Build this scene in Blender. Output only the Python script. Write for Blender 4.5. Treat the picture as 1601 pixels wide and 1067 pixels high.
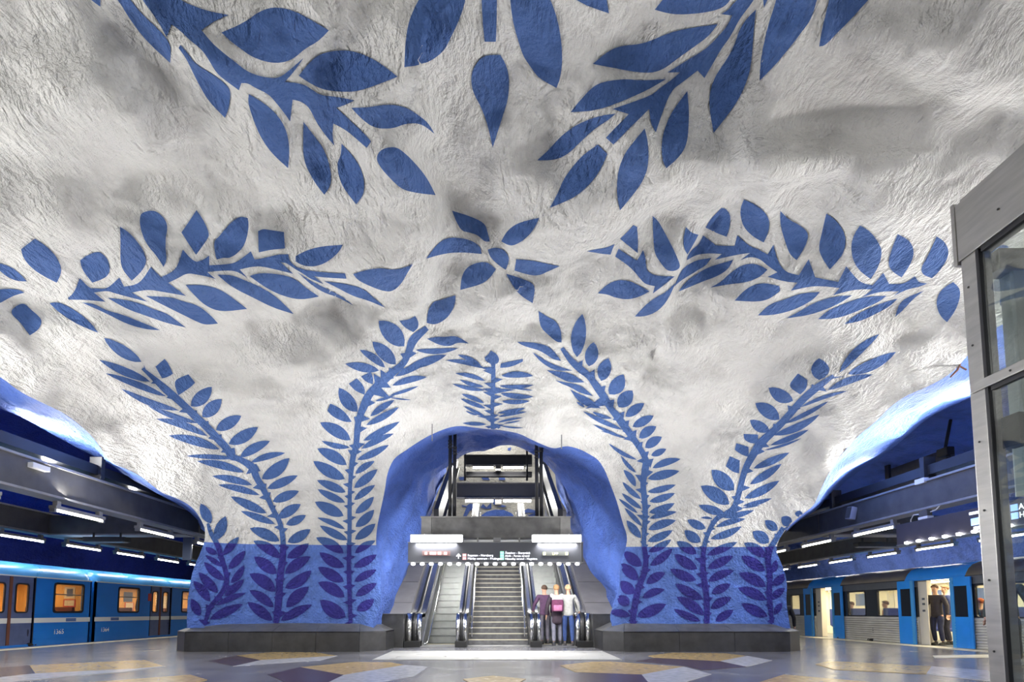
import bpy, bmesh, math, random
import numpy as np
from mathutils import Vector, Matrix
from mathutils.bvhtree import BVHTree
from mathutils.geometry import delaunay_2d_cdt

random.seed(7)
for o in list(bpy.data.objects):
    bpy.data.objects.remove(o)
SC = bpy.context.scene
COL = SC.collection
PI = math.pi

# ------------------------------------------------------------------ camera
W, H = 1601.0, 1067.0
F = 850.0                       # focal length in pixels (19 mm on full frame, shift lens)
PITCH = math.atan(0.078)
PX, PY = 779.0, 957.0 - F * 0.078
CAMZ = 1.0
cam = bpy.data.cameras.new('camera')
cam.sensor_fit = 'HORIZONTAL'
cam.sensor_width = 36.0
cam.lens = F * 36.0 / W
cam.shift_x = (W / 2 - PX) / W
cam.shift_y = (PY - H / 2) / W
cam.clip_start = 0.05
cam.clip_end = 300
camo = bpy.data.objects.new('camera', cam)
camo.location = (0, 0, CAMZ)
camo.rotation_euler = (PI / 2 + PITCH, 0, 0)
COL.objects.link(camo)
SC.camera = camo

# ------------------------------------------------------------------ world, exposure
SC.view_settings.view_transform = 'Standard'
SC.view_settings.look = 'None'
SC.view_settings.gamma = 1.0
SC.view_settings.use_curve_mapping = False
SC.view_settings.exposure = 0.0
world = bpy.data.worlds.new('world')
SC.world = world
world.use_nodes = True
world.node_tree.nodes['Background'].inputs[0].default_value = (0.86, 0.92, 1.0, 1)
world.node_tree.nodes['Background'].inputs[1].default_value = 0.17


def area(name, loc, aim, sx, sy, power, col=(1, .97, .92), spread=PI):
    L = bpy.data.lights.new(name, 'AREA')
    L.shape = 'RECTANGLE'
    L.size, L.size_y = sx, sy
    L.energy = power
    L.color = col
    L.spread = spread
    o = bpy.data.objects.new(name, L)
    o.location = loc
    d = Vector(aim) - Vector(loc)
    o.rotation_euler = d.to_track_quat('-Z', 'Y').to_euler()
    COL.objects.link(o)
    return o


# up-lights lying in the cable trays above the platform beams (both sides)
for sx_ in (-1, 1):
    for yy in (3.0, 7.0, 11.0):
        area('uplight', (sx_ * 9.35, yy, 4.12), (sx_ * 5.2, yy + .6, 6.3), .22, 3.4, 470 if sx_ < 0 else 370, (1, .985, .95))
    area('uplight', (sx_ * 9.3, 13.6, 4.12), (sx_ * 6.2, 13.2, 5.2), .22, 1.2, 75, (1, .985, .95))  # extra up-light added to brighten the pillar
# fill lights added out of view behind the camera, aimed at the vault
area('rear_fill', (-4.2, -3.0, 2.9), (0.5, 7, 6.5), 1.2, .3, 115, (1, .98, .95))
area('rear_fill', (4.2, -3.0, 2.9), (1.0, 8, 6.3), 1.2, .3, 55, (1, .98, .95))


# ------------------------------------------------------------------ object helpers
def tag(o, label=None, cat=None, group=None, kind=None):
    if label: o['label'] = label
    if cat: o['category'] = cat
    if group: o['group'] = group
    if kind: o['kind'] = kind
    return o


def empty(name, loc=(0, 0, 0), rz=0.0, label=None, cat=None, group=None, parent=None):
    o = bpy.data.objects.new(name, None)
    o.empty_display_size = .2
    o.location = loc
    o.rotation_euler = (0, 0, rz)
    COL.objects.link(o)
    if parent: o.parent = parent
    return tag(o, label, cat, group)


def link(name, me, mat=None, parent=None, smooth=False):
    o = bpy.data.objects.new(name, me)
    if mat is not None and len(me.materials) == 0:
        me.materials.append(mat)
    if smooth:
        me.polygons.foreach_set('use_smooth', [True] * len(me.polygons))
    COL.objects.link(o)
    if parent is not None: o.parent = parent
    return o


class MB:
    """collects simple solids into one mesh"""
    def __init__(s):
        s.v, s.f = [], []

    def add(s, vs, fs):
        n = len(s.v)
        s.v += [tuple(v) for v in vs]
        s.f += [tuple(i + n for i in f) for f in fs]
        return s

    def box(s, x0, x1, y0, y1, z0, z1):
        vs = [(x, y, z) for z in (z0, z1) for x, y in ((x0, y0), (x1, y0), (x1, y1), (x0, y1))]
        return s.add(vs, [(3, 2, 1, 0), (4, 5, 6, 7), (0, 1, 5, 4), (1, 2, 6, 5), (2, 3, 7, 6), (3, 0, 4, 7)])

    def bbox(s, x0, x1, y0, y1, z0, z1, b=.01):
        """box with chamfered edges"""
        bm = bmesh.new()
        bmesh.ops.create_cube(bm, size=1)
        for v in bm.verts:
            v.co = Vector(((x0 + x1) / 2 + v.co.x * (x1 - x0), (y0 + y1) / 2 + v.co.y * (y1 - y0), (z0 + z1) / 2 + v.co.z * (z1 - z0)))
        bmesh.ops.bevel(bm, geom=bm.edges[:], offset=b, segments=2, affect='EDGES', profile=.7)
        bm.verts.index_update()
        s.add([v.co[:] for v in bm.verts], [[v.index for v in f.verts] for f in bm.faces])
        bm.free()
        return s

    def prism(s, poly, axis, a0, a1):
        """poly: 2D points extruded along axis ('x': (y,z), 'y': (x,z), 'z': (x,y))"""
        def P(p, a):
            return {'x': (a, p[0], p[1]), 'y': (p[0], a, p[1]), 'z': (p[0], p[1], a)}[axis]
        n = len(poly)
        vs = [P(p, a0) for p in poly] + [P(p, a1) for p in poly]
        fs = [tuple(range(n))[::-1], tuple(range(n, 2 * n))]
        fs += [(i, (i + 1) % n, n + (i + 1) % n, n + i) for i in range(n)]
        return s.add(vs, fs)

    def tube(s, pts, r, n=8, caps=True):
        pts = [Vector(p) for p in pts]
        rs = r if isinstance(r, (list, tuple)) else [r] * len(pts)
        rings = []
        for i, p in enumerate(pts):
            t = (pts[min(i + 1, len(pts) - 1)] - pts[max(i - 1, 0)]).normalized()
            up = Vector((0, 0, 1)) if abs(t.z) < .9 else Vector((1, 0, 0))
            a = t.cross(up).normalized()
            b = a.cross(t)
            rings.append([p + (a * math.cos(2 * PI * k / n) + b * math.sin(2 * PI * k / n)) * rs[i] for k in range(n)])
        vs = [v for R in rings for v in R]
        fs = []
        for i in range(len(pts) - 1):
            for k in range(n):
                fs.append((i * n + k, i * n + (k + 1) % n, (i + 1) * n + (k + 1) % n, (i + 1) * n + k))
        if caps:
            fs += [tuple(range(n))[::-1], tuple(range((len(pts) - 1) * n, len(pts) * n))]
        return s.add(vs, fs)

    def lathe(s, prof, c=(0, 0, 0), n=16, sx=1, sy=1):
        vs, fs = [], []
        for r, z in prof:
            vs += [(c[0] + r * sx * math.cos(2 * PI * k / n), c[1] + r * sy * math.sin(2 * PI * k / n), c[2] + z) for k in range(n)]
        for i in range(len(prof) - 1):
            for k in range(n):
                fs.append((i * n + k, i * n + (k + 1) % n, (i + 1) * n + (k + 1) % n, (i + 1) * n + k))
        fs += [tuple(range(n))[::-1], tuple(range((len(prof) - 1) * n, len(prof) * n))]
        return s.add(vs, fs)

    def ellipsoid(s, c, rx, ry, rz, n=14, m=9):
        prof = [(max(math.sin(PI * i / (m - 1)), .02), -math.cos(PI * i / (m - 1))) for i in range(m)]
        vs, fs = [], []
        for r, z in prof:
            vs += [(c[0] + rx * r * math.cos(2 * PI * k / n), c[1] + ry * r * math.sin(2 * PI * k / n), c[2] + rz * z) for k in range(n)]
        for i in range(m - 1):
            for k in range(n):
                fs.append((i * n + k, i * n + (k + 1) % n, (i + 1) * n + (k + 1) % n, (i + 1) * n + k))
        fs += [tuple(range(n))[::-1], tuple(range((m - 1) * n, m * n))]
        return s.add(vs, fs)

    def mesh(s, name):
        me = bpy.data.meshes.new(name)
        me.from_pydata(s.v, [], s.f)
        bm = bmesh.new()
        bm.from_mesh(me)
        bmesh.ops.recalc_face_normals(bm, faces=bm.faces[:])
        bm.to_mesh(me)
        bm.free()
        me.update()
        return me

    def build(s, name, mat, parent=None, smooth=False):
        return link(name, s.mesh(name), mat, parent, smooth)


def copy_tree(o, parent=None):
    c = o.copy()
    COL.objects.link(c)
    if parent: c.parent = parent
    for ch in list(o.children):
        copy_tree(ch, c)
    return c


# ------------------------------------------------------------------ materials
def new_mat(name):
    m = bpy.data.materials.new(name)
    m.use_nodes = True
    nt = m.node_tree
    return m, nt, nt.nodes, nt.links, nt.nodes['Principled BSDF']


def mat(name, col, rough=.5, metal=0.0, var=.0, vscale=6.0, bump=0.0, bscale=30.0, emit=None, estr=1.0, spec=.5, stretch=None):
    m, nt, N, L, b = new_mat(name)
    b.inputs['Base Color'].default_value = (*col, 1)
    b.inputs['Roughness'].default_value = rough
    b.inputs['Metallic'].default_value = metal
    b.inputs['Specular IOR Level'].default_value = spec
    if emit:
        b.inputs['Emission Color'].default_value = (*emit, 1)
        b.inputs['Emission Strength'].default_value = estr
    g = N.new('ShaderNodeNewGeometry')
    src = g.outputs['Position']
    if stretch:
        mp = N.new('ShaderNodeMapping')
        mp.inputs['Scale'].default_value = stretch
        L.new(src, mp.inputs['Vector'])
        src = mp.outputs[0]
    if var > 0:
        t = N.new('ShaderNodeTexNoise')
        t.inputs['Scale'].default_value = vscale
        t.inputs['Detail'].default_value = 4
        L.new(src, t.inputs['Vector'])
        r = N.new('ShaderNodeMapRange')
        r.inputs['From Min'].default_value = .3
        r.inputs['From Max'].default_value = .7
        r.inputs['To Min'].default_value = 1 - var
        r.inputs['To Max'].default_value = 1 + var
        L.new(t.outputs['Fac'], r.inputs['Value'])
        mx = N.new('ShaderNodeVectorMath')
        mx.operation = 'SCALE'
        mx.inputs[0].default_value = col
        L.new(r.outputs[0], mx.inputs['Scale'])
        L.new(mx.outputs[0], b.inputs['Base Color'])
        r2 = N.new('ShaderNodeMapRange')
        r2.inputs['To Min'].default_value = max(rough - .08, .02)
        r2.inputs['To Max'].default_value = min(rough + .08, 1)
        L.new(t.outputs['Fac'], r2.inputs['Value'])
        L.new(r2.outputs[0], b.inputs['Roughness'])
    if bump > 0:
        t2 = N.new('ShaderNodeTexNoise')
        t2.inputs['Scale'].default_value = bscale
        t2.inputs['Detail'].default_value = 5
        L.new(src, t2.inputs['Vector'])
        bp = N.new('ShaderNodeBump')
        bp.inputs['Strength'].default_value = bump
        bp.inputs['Distance'].default_value = .02
        L.new(t2.outputs['Fac'], bp.inputs['Height'])
        L.new(bp.outputs[0], b.inputs['Normal'])
    return m


def glow(name, col, strength):
    m, nt, N, L, b = new_mat(name)
    b.inputs['Base Color'].default_value = (.8, .8, .8, 1)
    b.inputs['Emission Color'].default_value = (*col, 1)
    b.inputs['Emission Strength'].default_value = strength
    return m


def glass(name, col=(1, 1, 1), mixf=.12, rough=.0, tint=1.0, grow=.6):
    """thin pane: mostly clear, a share of mirror reflection"""
    m, nt, N, L, b = new_mat(name)
    out = N['Material Output']
    tr = N.new('ShaderNodeBsdfTransparent')
    tr.inputs[0].default_value = (col[0] * tint, col[1] * tint, col[2] * tint, 1)
    gl = N.new('ShaderNodeBsdfGlossy')
    gl.inputs['Roughness'].default_value = rough
    fr = N.new('ShaderNodeLayerWeight')
    fr.inputs['Blend'].default_value = .25
    ad = N.new('ShaderNodeMath')
    ad.operation = 'MULTIPLY_ADD'
    ad.inputs[1].default_value = grow
    ad.inputs[2].default_value = mixf
    L.new(fr.outputs['Fresnel'], ad.inputs[0])
    mx = N.new('ShaderNodeMixShader')
    L.new(ad.outputs[0], mx.inputs[0])
    L.new(tr.outputs[0], mx.inputs[1])
    L.new(gl.outputs[0], mx.inputs[2])
    L.new(mx.outputs[0], out.inputs['Surface'])
    return m


ZLINE = 2.72          # height of the blue painted band on the pillars


def rock(name, upper, lower=None, dirt=.55, bump=1.0, lowvar=.25):
    """rough sprayed concrete: paint colour (two bands split at ZLINE), grime patches, trowel strokes and pits"""
    m, nt, N, L, b = new_mat(name)
    b.inputs['Roughness'].default_value = .72
    b.inputs['Specular IOR Level'].default_value = .35
    g = N.new('ShaderNodeNewGeometry')
    pos = g.outputs['Position']

    def noise(scale, detail=4, rough=.55, vec=None, dist=0.0):
        t = N.new('ShaderNodeTexNoise')
        t.inputs['Scale'].default_value = scale
        t.inputs['Detail'].default_value = detail
        t.inputs['Roughness'].default_value = rough
        t.inputs['Distortion'].default_value = dist
        L.new(vec or pos, t.inputs['Vector'])
        return t.outputs['Fac']

    def rng(v, a, c, lo, hi):
        r = N.new('ShaderNodeMapRange')
        for k, x in (('From Min', a), ('From Max', c), ('To Min', lo), ('To Max', hi)):
            r.inputs[k].default_value = x
        L.new(v, r.inputs['Value'])
        return r.outputs[0]

    def math_(op, a, c):
        n = N.new('ShaderNodeMath')
        n.operation = op
        for i, x in enumerate((a, c)):
            if isinstance(x, (int, float)):
                n.inputs[i].default_value = x
            else:
                L.new(x, n.inputs[i])
        return n.outputs[0]

    big = noise(.55, 5, .6, None, .6)
    mid = noise(2.2, 5, .65)
    fine = noise(26, 3, .6)
    grime = math_('MULTIPLY', rng(big, .44, .68, 0, 1), rng(mid, .36, .62, .15, 1))
    pits = rng(fine, .60, .72, 0, .5)
    dark = math_('MULTIPLY', grime, dirt)
    dark = math_('MAXIMUM', dark, math_('MULTIPLY', pits, math_('MULTIPLY', rng(mid, .45, .6, 0, 1), dirt)))
    up = N.new('ShaderNodeMix')
    up.data_type = 'RGBA'
    up.inputs['A'].default_value = (*upper, 1)
    up.inputs['B'].default_value = (upper[0] * .25, upper[1] * .25, upper[2] * .26, 1)
    L.new(dark, up.inputs['Factor'])
    colr = up.outputs['Result']
    if lower:
        sx = N.new('ShaderNodeSeparateXYZ')
        L.new(pos, sx.inputs[0])
        lv = N.new('ShaderNodeVectorMath')
        lv.operation = 'SCALE'
        lv.inputs[0].default_value = lower
        L.new(rng(math_('MULTIPLY', mid, math_('ADD', big, .5)), .2, .8, 1 - lowvar, 1 + lowvar), lv.inputs['Scale'])
        is_low = math_('LESS_THAN', math_('MULTIPLY_ADD', sx.outputs['X'], .006) if False else math_('ADD', sx.outputs['Z'], math_('MULTIPLY', sx.outputs['X'], .006)), ZLINE)
        mx = N.new('ShaderNodeMix')
        mx.data_type = 'RGBA'
        L.new(is_low, mx.inputs['Factor'])
        L.new(colr, mx.inputs['A'])
        L.new(lv.outputs[0], mx.inputs['B'])
        colr = mx.outputs['Result']
    L.new(colr, b.inputs['Base Color'])
    # relief: coarse lumps, directional trowel strokes, grain
    mp = N.new('ShaderNodeMapping')
    mp.inputs['Scale'].default_value = (16, 5, 16)
    mp.inputs['Rotation'].default_value = (.4, .5, .7)
    warp = N.new('ShaderNodeTexNoise')
    warp.inputs['Scale'].default_value = 1.1
    L.new(pos, warp.inputs['Vector'])
    wv = N.new('ShaderNodeVectorMath')
    wv.operation = 'MULTIPLY_ADD'
    wv.inputs[1].default_value = (.5, .5, .5)
    L.new(warp.outputs['Color'], wv.inputs[0])
    L.new(pos, wv.inputs[2])
    L.new(wv.outputs[0], mp.inputs['Vector'])
    stroke = noise(1.0, 3, .55, mp.outputs[0])
    grain = noise(38, 3, .6)
    lump = noise(5.0, 4, .6)
    h = math_('ADD', math_('MULTIPLY', stroke, .085), math_('ADD', math_('MULTIPLY', lump, .11), math_('MULTIPLY', grain, .020)))
    bp = N.new('ShaderNodeBump')
    bp.inputs['Strength'].default_value = bump
    bp.inputs['Distance'].default_value = 1.0
    L.new(h, bp.inputs['Height'])
    L.new(bp.outputs[0], b.inputs['Normal'])
    return m


M = {}
M['rock_white'] = rock('painted_rock_white', (.83, .82, .80), (.115, .215, .62), lowvar=.38)
M['rock_leaf'] = rock('painted_leaf_blue', (.070, .150, .40), (.032, .028, .25), dirt=.3)
M['rock_blue'] = rock('painted_rock_blue', (.10, .19, .60), None, dirt=.6)
M['rock_lit'] = rock('painted_rock_lit_blue', (.15, .25, .72), None, dirt=.85)  # lighter blue: lamp light on the right tunnel wall put into the colour
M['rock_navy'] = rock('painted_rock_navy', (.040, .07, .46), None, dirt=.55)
M['granite'] = mat('dark_granite', (.036, .036, .038), .45, var=.35, vscale=5, bump=.12, bscale=120)
M['granite_top'] = mat('granite_top_lit', (.12, .12, .12), .32, var=.3, vscale=5, bump=.1, bscale=120)  # paler granite: light falling on the tops put into the colour
M['floor'] = mat('terrazzo_grey', (.16, .16, .175), .24, var=.22, vscale=1.4, bump=.02, bscale=60)
M['inlay_yellow'] = mat('terrazzo_yellow', (.44, .32, .15), .24, var=.15, vscale=9)
M['inlay_white'] = mat('terrazzo_white', (.46, .47, .52), .22, var=.12, vscale=9)
M['inlay_purple'] = mat('terrazzo_purple', (.075, .05, .058), .24, var=.25, vscale=60)
M['edge'] = mat('platform_edge_cream', (.70, .66, .52), .6, var=.12, vscale=4)
M['steel'] = mat('brushed_steel', (.55, .55, .56), .28, 1.0, var=.12, vscale=3, stretch=(30, 30, 1))
M['steel_dull'] = mat('dull_steel', (.34, .34, .35), .42, .85, var=.15, vscale=4)
M['steel_bright'] = mat('polished_steel', (.80, .80, .79), .14, 1.0)
M['rubber'] = mat('black_rubber', (.012, .012, .013), .45)
M['black'] = mat('black_paint', (.018, .018, .021), .45, var=.15, vscale=3)
M['beam'] = mat('charcoal_beam_paint', (.080, .076, .072), .55, var=.25, vscale=3, bump=.05)
M['beam_lip'] = mat('grey_beam_flange', (.28, .275, .27), .45, .3, var=.15)
M['grey_panel'] = mat('grey_panel', (.30, .285, .275), .55, .0, var=.12, vscale=2)
M['tube'] = glow('fluorescent_tube', (1, .96, .82), 16)
M['tube_cool'] = glow('fluorescent_tube_cool', (1, .97, .95), 20)
M['flood'] = glow('flood_lamp', (1, 1, 1), 40)
M['spot'] = glow('spot_led', (1, 1, 1), 14)
M['white'] = mat('white_plastic', (.8, .8, .8), .4)
M['glow_white'] = glow('lit_white', (1, 1, 1), 1.6)
# ------------------------------------------------------------------ sight lines: a photograph pixel as a ray, a point on a plane
CP, SP = math.cos(PITCH), math.sin(PITCH)


def rays(px, py):
    u = (np.asarray(px, float) - PX) / F
    v = -(np.asarray(py, float) - PY) / F
    d = np.stack([u, CP - SP * v, SP + CP * v], -1)
    return d / np.linalg.norm(d, axis=-1, keepdims=True)


def at_y(px, py, y):
    d = rays(px, py)
    return Vector(d * (y / d[1])) + Vector((0, 0, CAMZ))


def at_x(px, py, x):
    d = rays(px, py)
    return Vector(d * (x / d[0])) + Vector((0, 0, CAMZ))


def at_z(px, py, z):
    d = rays(px, py)
    return Vector(d * ((z - CAMZ) / d[2])) + Vector((0, 0, CAMZ))


# ------------------------------------------------------------------ the hall's rock vault as a solid-angle of distance fields
_rs = np.random.RandomState(11)
_perm = _rs.permutation(256)
_perm = np.concatenate([_perm, _perm, _perm])
_grad = _rs.normal(size=(256, 3))
_grad /= np.linalg.norm(_grad, axis=1, keepdims=True)


def perlin(P):
    i = np.floor(P).astype(int)
    f = P - i
    i &= 255
    w = f * f * f * (f * (f * 6 - 15) + 10)
    out = 0
    for a in (0, 1):
        for b in (0, 1):
            for c in (0, 1):
                h = _perm[_perm[_perm[(i[:, 0] + a) & 255] + ((i[:, 1] + b) & 255)] + ((i[:, 2] + c) & 255)]
                g = _grad[h]
                dd = (f - np.array([a, b, c]))
                val = (g * dd).sum(1)
                wx = w[:, 0] if a else 1 - w[:, 0]
                wy = w[:, 1] if b else 1 - w[:, 1]
                wz = w[:, 2] if c else 1 - w[:, 2]
                out = out + val * wx * wy * wz
    return out


def smoothstep(a, b, x):
    t = np.clip((x - a) / (b - a), 0, 1)
    return t * t * (3 - 2 * t)


def smin(a, b, k):
    h = np.maximum(k - np.abs(a - b), 0) / k
    return np.minimum(a, b) - h * h * k * .25


YW, XW = 14.3, 8.7


def hall(P):
    """> 0 inside the hall's air, 0 on the bare rock"""
    x, y, z = P[..., 0], P[..., 1], P[..., 2]
    za = 7.15 - 1.75 * smoothstep(3, 15.5, y)
    zc = za - 1.75 * np.clip(np.abs(x) / 8.7, 0, 1.3) ** 2.2
    h = smin(zc - z, YW - y, 3.4)
    return smin(h, XW - np.abs(x), 2.2)


def march(px, py):
    """distance to the smooth vault along each sight line"""
    d = rays(px, py)
    o = np.array([0, 0, CAMZ])
    t = np.full(len(d), 1.5)
    for _ in range(90):
        h = hall(o + d * t[:, None])
        t = t + np.clip(h, -1, 1.5) * .62
    return d, t


# bulges and hollows that the photograph shows: (px, py, radius x, radius y, metres towards the viewer)
LUMPS = [(120, 190, 170, 110, .35), (230, 280, 90, 60, -.22), (70, 330, 120, 60, .2), (620, 220, 70, 90, .22), (600, 380, 80, 90, .30),
         (735, 300, 60, 90, -.22), (760, 400, 70, 60, -.12), (820, 250, 60, 80, .18), (900, 330, 70, 60, .25), (1010, 470, 45, 70, -.2),
         (1060, 520, 40, 80, .25), (960, 520, 60, 60, -.2), (1110, 400, 55, 50, -.2), (1180, 260, 70, 70, .3), (1150, 205, 40, 60, -.2),
         (1300, 250, 130, 60, .28), (1280, 205, 80, 30, -.22), (1400, 330, 120, 40, .25), (1420, 180, 130, 60, -.25), (1500, 120, 140, 60, .25),
         (1380, 480, 70, 50, -.2), (1180, 620, 90, 90, -.18), (1230, 560, 80, 60, .25), (500, 560, 90, 70, .3), (440, 500, 80, 40, -.25),
         (300, 560, 120, 60, -.25), (420, 640, 80, 60, .22), (350, 440, 160, 60, .22), (260, 640, 90, 40, .22), (480, 30, 130, 60, .2),
         (300, 100, 70, 60, .25), (60, 480, 90, 50, -.25), (40, 60, 130, 90, -.2), (1380, 60, 120, 60, .2), (660, 60, 90, 90, .15),
         (950, 60, 90, 80, -.15), (560, 470, 70, 40, -.25), (1330, 620, 90, 60, .2), (960, 250, 70, 60, .15)]
# sharp lips: the first side (left of the line's direction) stands nearer the viewer by the given metres
LIPS = [([(840, 440), (880, 418), (935, 393), (985, 352), (1020, 325), (1060, 308), (1110, 300)], .75, 9, 110, -1),
        ([(646, 190), (640, 235), (660, 270), (684, 310), (687, 350), (686, 395), (672, 450), (650, 490), (622, 502), (590, 488)], .60, 9, 95, 1),
        ([(1030, 520), (1045, 480), (1056, 450), (1066, 418), (1080, 388), (1105, 352), (1132, 322), (1180, 308)], .55, 6, 85, -1),
        ([(180, -20), (225, 40), (268, 92), (330, 112), (362, 150), (372, 190)], .45, 7, 80, -1),
        ([(1140, 300), (1160, 250), (1150, 200), (1165, 160)], .35, 12, 70, 1)]


def seg_dist(px, py, line):
    best = np.full(len(px), 1e9)
    sign = np.zeros(len(px))
    for (x0, y0), (x1, y1) in zip(line[:-1], line[1:]):
        ex, ey = x1 - x0, y1 - y0
        l2 = ex * ex + ey * ey
        t = np.clip(((px - x0) * ex + (py - y0) * ey) / l2, 0, 1)
        dx, dy = px - (x0 + t * ex), py - (y0 + t * ey)
        d = np.hypot(dx, dy)
        s = np.sign(ex * dy - ey * dx)
        m = d < best
        best = np.where(m, d, best)
        sign = np.where(m, s, sign)
    return best, sign


def surf(px, py):
    """points on the finished rock face of the hall"""
    px = np.asarray(px, float)
    py = np.asarray(py, float)
    d, t = march(px, py)
    P = d * t[:, None]
    P[:, 2] += CAMZ
    n = .40 * perlin(P * .42 + 3.1) + .40 * perlin(P * .95 + 9.7)
    q = perlin(P * .8 + 20)
    n += .34 * (.35 - np.abs(q))
    n += .15 * perlin(P * 2.1 + 1.3) + .09 * (.3 - np.abs(perlin(P * 3.1 + 5.5)))
    n += .035 * perlin(P * 5.3 + 7.7)
    low = .22 + .78 * smoothstep(2.6, 5.2, P[:, 2])
    n = n * low
    for (cx, cy, rx, ry, a) in LUMPS:
        n += 1.15 * a * np.exp(-(((px - cx) / rx) ** 2 + ((py - cy) / ry) ** 2))
    for line, amp, soft, fall, side in LIPS:
        dist, s = seg_dist(px, py, line)
        s = s * side
        ends = np.minimum(np.hypot(px - line[0][0], py - line[0][1]), np.hypot(px - line[-1][0], py - line[-1][1]))
        e = smoothstep(5, 70, ends)
        prof = np.where(s > 0, 1, -1) * (1 - np.exp(-dist / soft)) * np.exp(-(dist / fall) ** 2)
        n += amp * .5 * e * prof
    t2 = t - n
    P = d * t2[:, None]
    P[:, 2] += CAMZ
    return P


def densify(line, step):
    out = []
    for (a, b) in zip(line[:-1], line[1:]):
        n = max(1, int(math.hypot(b[0] - a[0], b[1] - a[1]) / step))
        out += [(a[0] + (b[0] - a[0]) * k / n, a[1] + (b[1] - a[1]) * k / n) for k in range(n)]
    return out + [line[-1]]


def smooth_line(line, it=2):
    for _ in range(it):
        out = [line[0]]
        for a, b in zip(line[:-1], line[1:]):
            out += [(.75 * a[0] + .25 * b[0], .75 * a[1] + .25 * b[1]), (.25 * a[0] + .75 * b[0], .25 * a[1] + .75 * b[1])]
        line = out + [line[-1]]
    return line


def inside(px, py, poly):
    px, py = np.asarray(px), np.asarray(py)
    r = np.zeros(len(px), bool)
    n = len(poly)
    for i in range(n):
        x0, y0 = poly[i]
        x1, y1 = poly[(i + 1) % n]
        c = ((y0 > py) != (y1 > py))
        with np.errstate(divide='ignore', invalid='ignore'):
            xi = (x1 - x0) * (py - y0) / (y1 - y0 + 1e-12) + x0
        r ^= c & (px < xi)
    return r


# outlines of the rock's openings
EDGE_L = [(-1000, 560), (-600, 520), (-300, 505), (-150, 530), (-60, 562), (0, 588), (30, 613), (70, 632), (100, 646), (125, 665), (145, 684),
          (157, 700), (172, 724), (200, 735), (220, 745), (237, 759), (254, 772), (270, 777), (290, 786), (304, 797), (315, 814), (321, 828), (320, 847),
          (312, 868), (304, 885), (299, 903), (296, 922), (293, 945), (292, 975), (292, 983)]
ARCH = [(584, 983), (585, 974), (594, 950), (596, 930), (595, 904), (592, 875), (588, 855), (588, 840), (590, 822), (595, 798), (602, 766), (605, 742),
        (613, 722), (621, 713), (634, 705), (648, 695), (666, 684), (685, 675), (704, 668), (722, 666), (741, 669), (760, 671), (785, 673), (812, 678),
        (829, 687), (851, 697), (865, 702), (876, 700), (886, 697), (908, 703), (922, 711), (936, 719), (947, 738), (957, 765), (963, 780), (968, 797),
        (974, 820), (981, 838), (979, 856), (973, 870), (970, 884), (969, 904), (968, 922), (966, 936), (956, 954), (953, 966), (958, 983)]
EDGE_R = [(1236, 983), (1233, 968), (1229, 940), (1231, 915), (1227, 895), (1219, 875), (1213, 862), (1217, 845), (1229, 828), (1241, 816), (1258, 802),
          (1273, 791), (1281, 772), (1288, 755), (1301, 732), (1311, 716), (1322, 705), (1343, 680), (1366, 663), (1393, 635), (1420, 617), (1440, 610),
          (1484, 588), (1511, 559), (1543, 520), (1577, 503), (1610, 490), (1700, 465), (1850, 450), (2100, 460), (2600, 520)]
e_l, e_a, e_r = densify(smooth_line(EDGE_L), 7), densify(smooth_line(ARCH), 6), densify(smooth_line(EDGE_R), 7)
TOP = [(2600, -620), (-1000, -620)]
outline = e_l + e_a + e_r + [(x, -620) for x in range(2600, -1001, -60)]
outline = [p for i, p in enumerate(outline) if i == 0 or math.hypot(p[0] - outline[i - 1][0], p[1] - outline[i - 1][1]) > .5]


def grid(x0, x1, y0, y1, s):
    xs, ys = np.meshgrid(np.arange(x0, x1, s), np.arange(y0, y1, s * .866))
    xs = xs + np.where(np.arange(xs.shape[0])[:, None] % 2, s * .5, 0)
    return xs.ravel(), ys.ravel()


gx, gy = grid(-120, 1720, -120, 990, 6.5)
hx, hy = grid(-1000, 2600, -620, 990, 34)
far = (hx < -130) | (hx > 1735) | (hy < -135)
gx, gy = np.concatenate([gx, hx[far]]), np.concatenate([gy, hy[far]])
ok = inside(gx, gy, outline)
gx, gy = gx[ok], gy[ok]
oarr = np.array(outline)
cell = {}
for (x, y) in outline:
    for ox in (-1, 0, 1):
        for oy in (-1, 0, 1):
            cell.setdefault((int(x // 8) + ox, int(y // 8) + oy), []).append((x, y))
keep = [min([math.hypot(x - a, y - b) for a, b in cell.get((int(x // 8), int(y // 8)), [])] or [9]) > 3.0 for x, y in zip(gx, gy)]
gx, gy = gx[keep], gy[keep]
pts2 = [Vector(p) for p in outline] + [Vector((x, y)) for x, y in zip(gx, gy)]
nb = len(outline)
vs2, _, fs2, *_ = delaunay_2d_cdt(pts2, [(i, (i + 1) % nb) for i in range(nb)], [list(range(nb))], 1, 1e-4)
vx = np.array([v[0] for v in vs2])
vy = np.array([v[1] for v in vs2])
P3 = surf(vx, vy)
me = bpy.data.meshes.new('ceiling')
me.from_pydata([tuple(p) for p in P3], [], [tuple(f) for f in fs2])
bm = bmesh.new()
bm.from_mesh(me)
bmesh.ops.recalc_face_normals(bm, faces=bm.faces[:])
c0 = min(bm.faces, key=lambda f: (f.calc_center_median() - Vector((0, 8, 6))).length)
if c0.normal.dot(Vector((0, 0, CAMZ)) - c0.calc_center_median()) < 0:
    bmesh.ops.reverse_faces(bm, faces=bm.faces[:])
bm.to_mesh(me)
bm.free()
ceiling = tag(link('ceiling', me, M['rock_white'], None, True), kind='structure')
tag(ceiling, 'white rock vault with lumpy plaster, standing on blue banded pillars')
BVH = BVHTree.FromPolygons([tuple(p) for p in P3], [tuple(f) for f in fs2])

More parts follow.
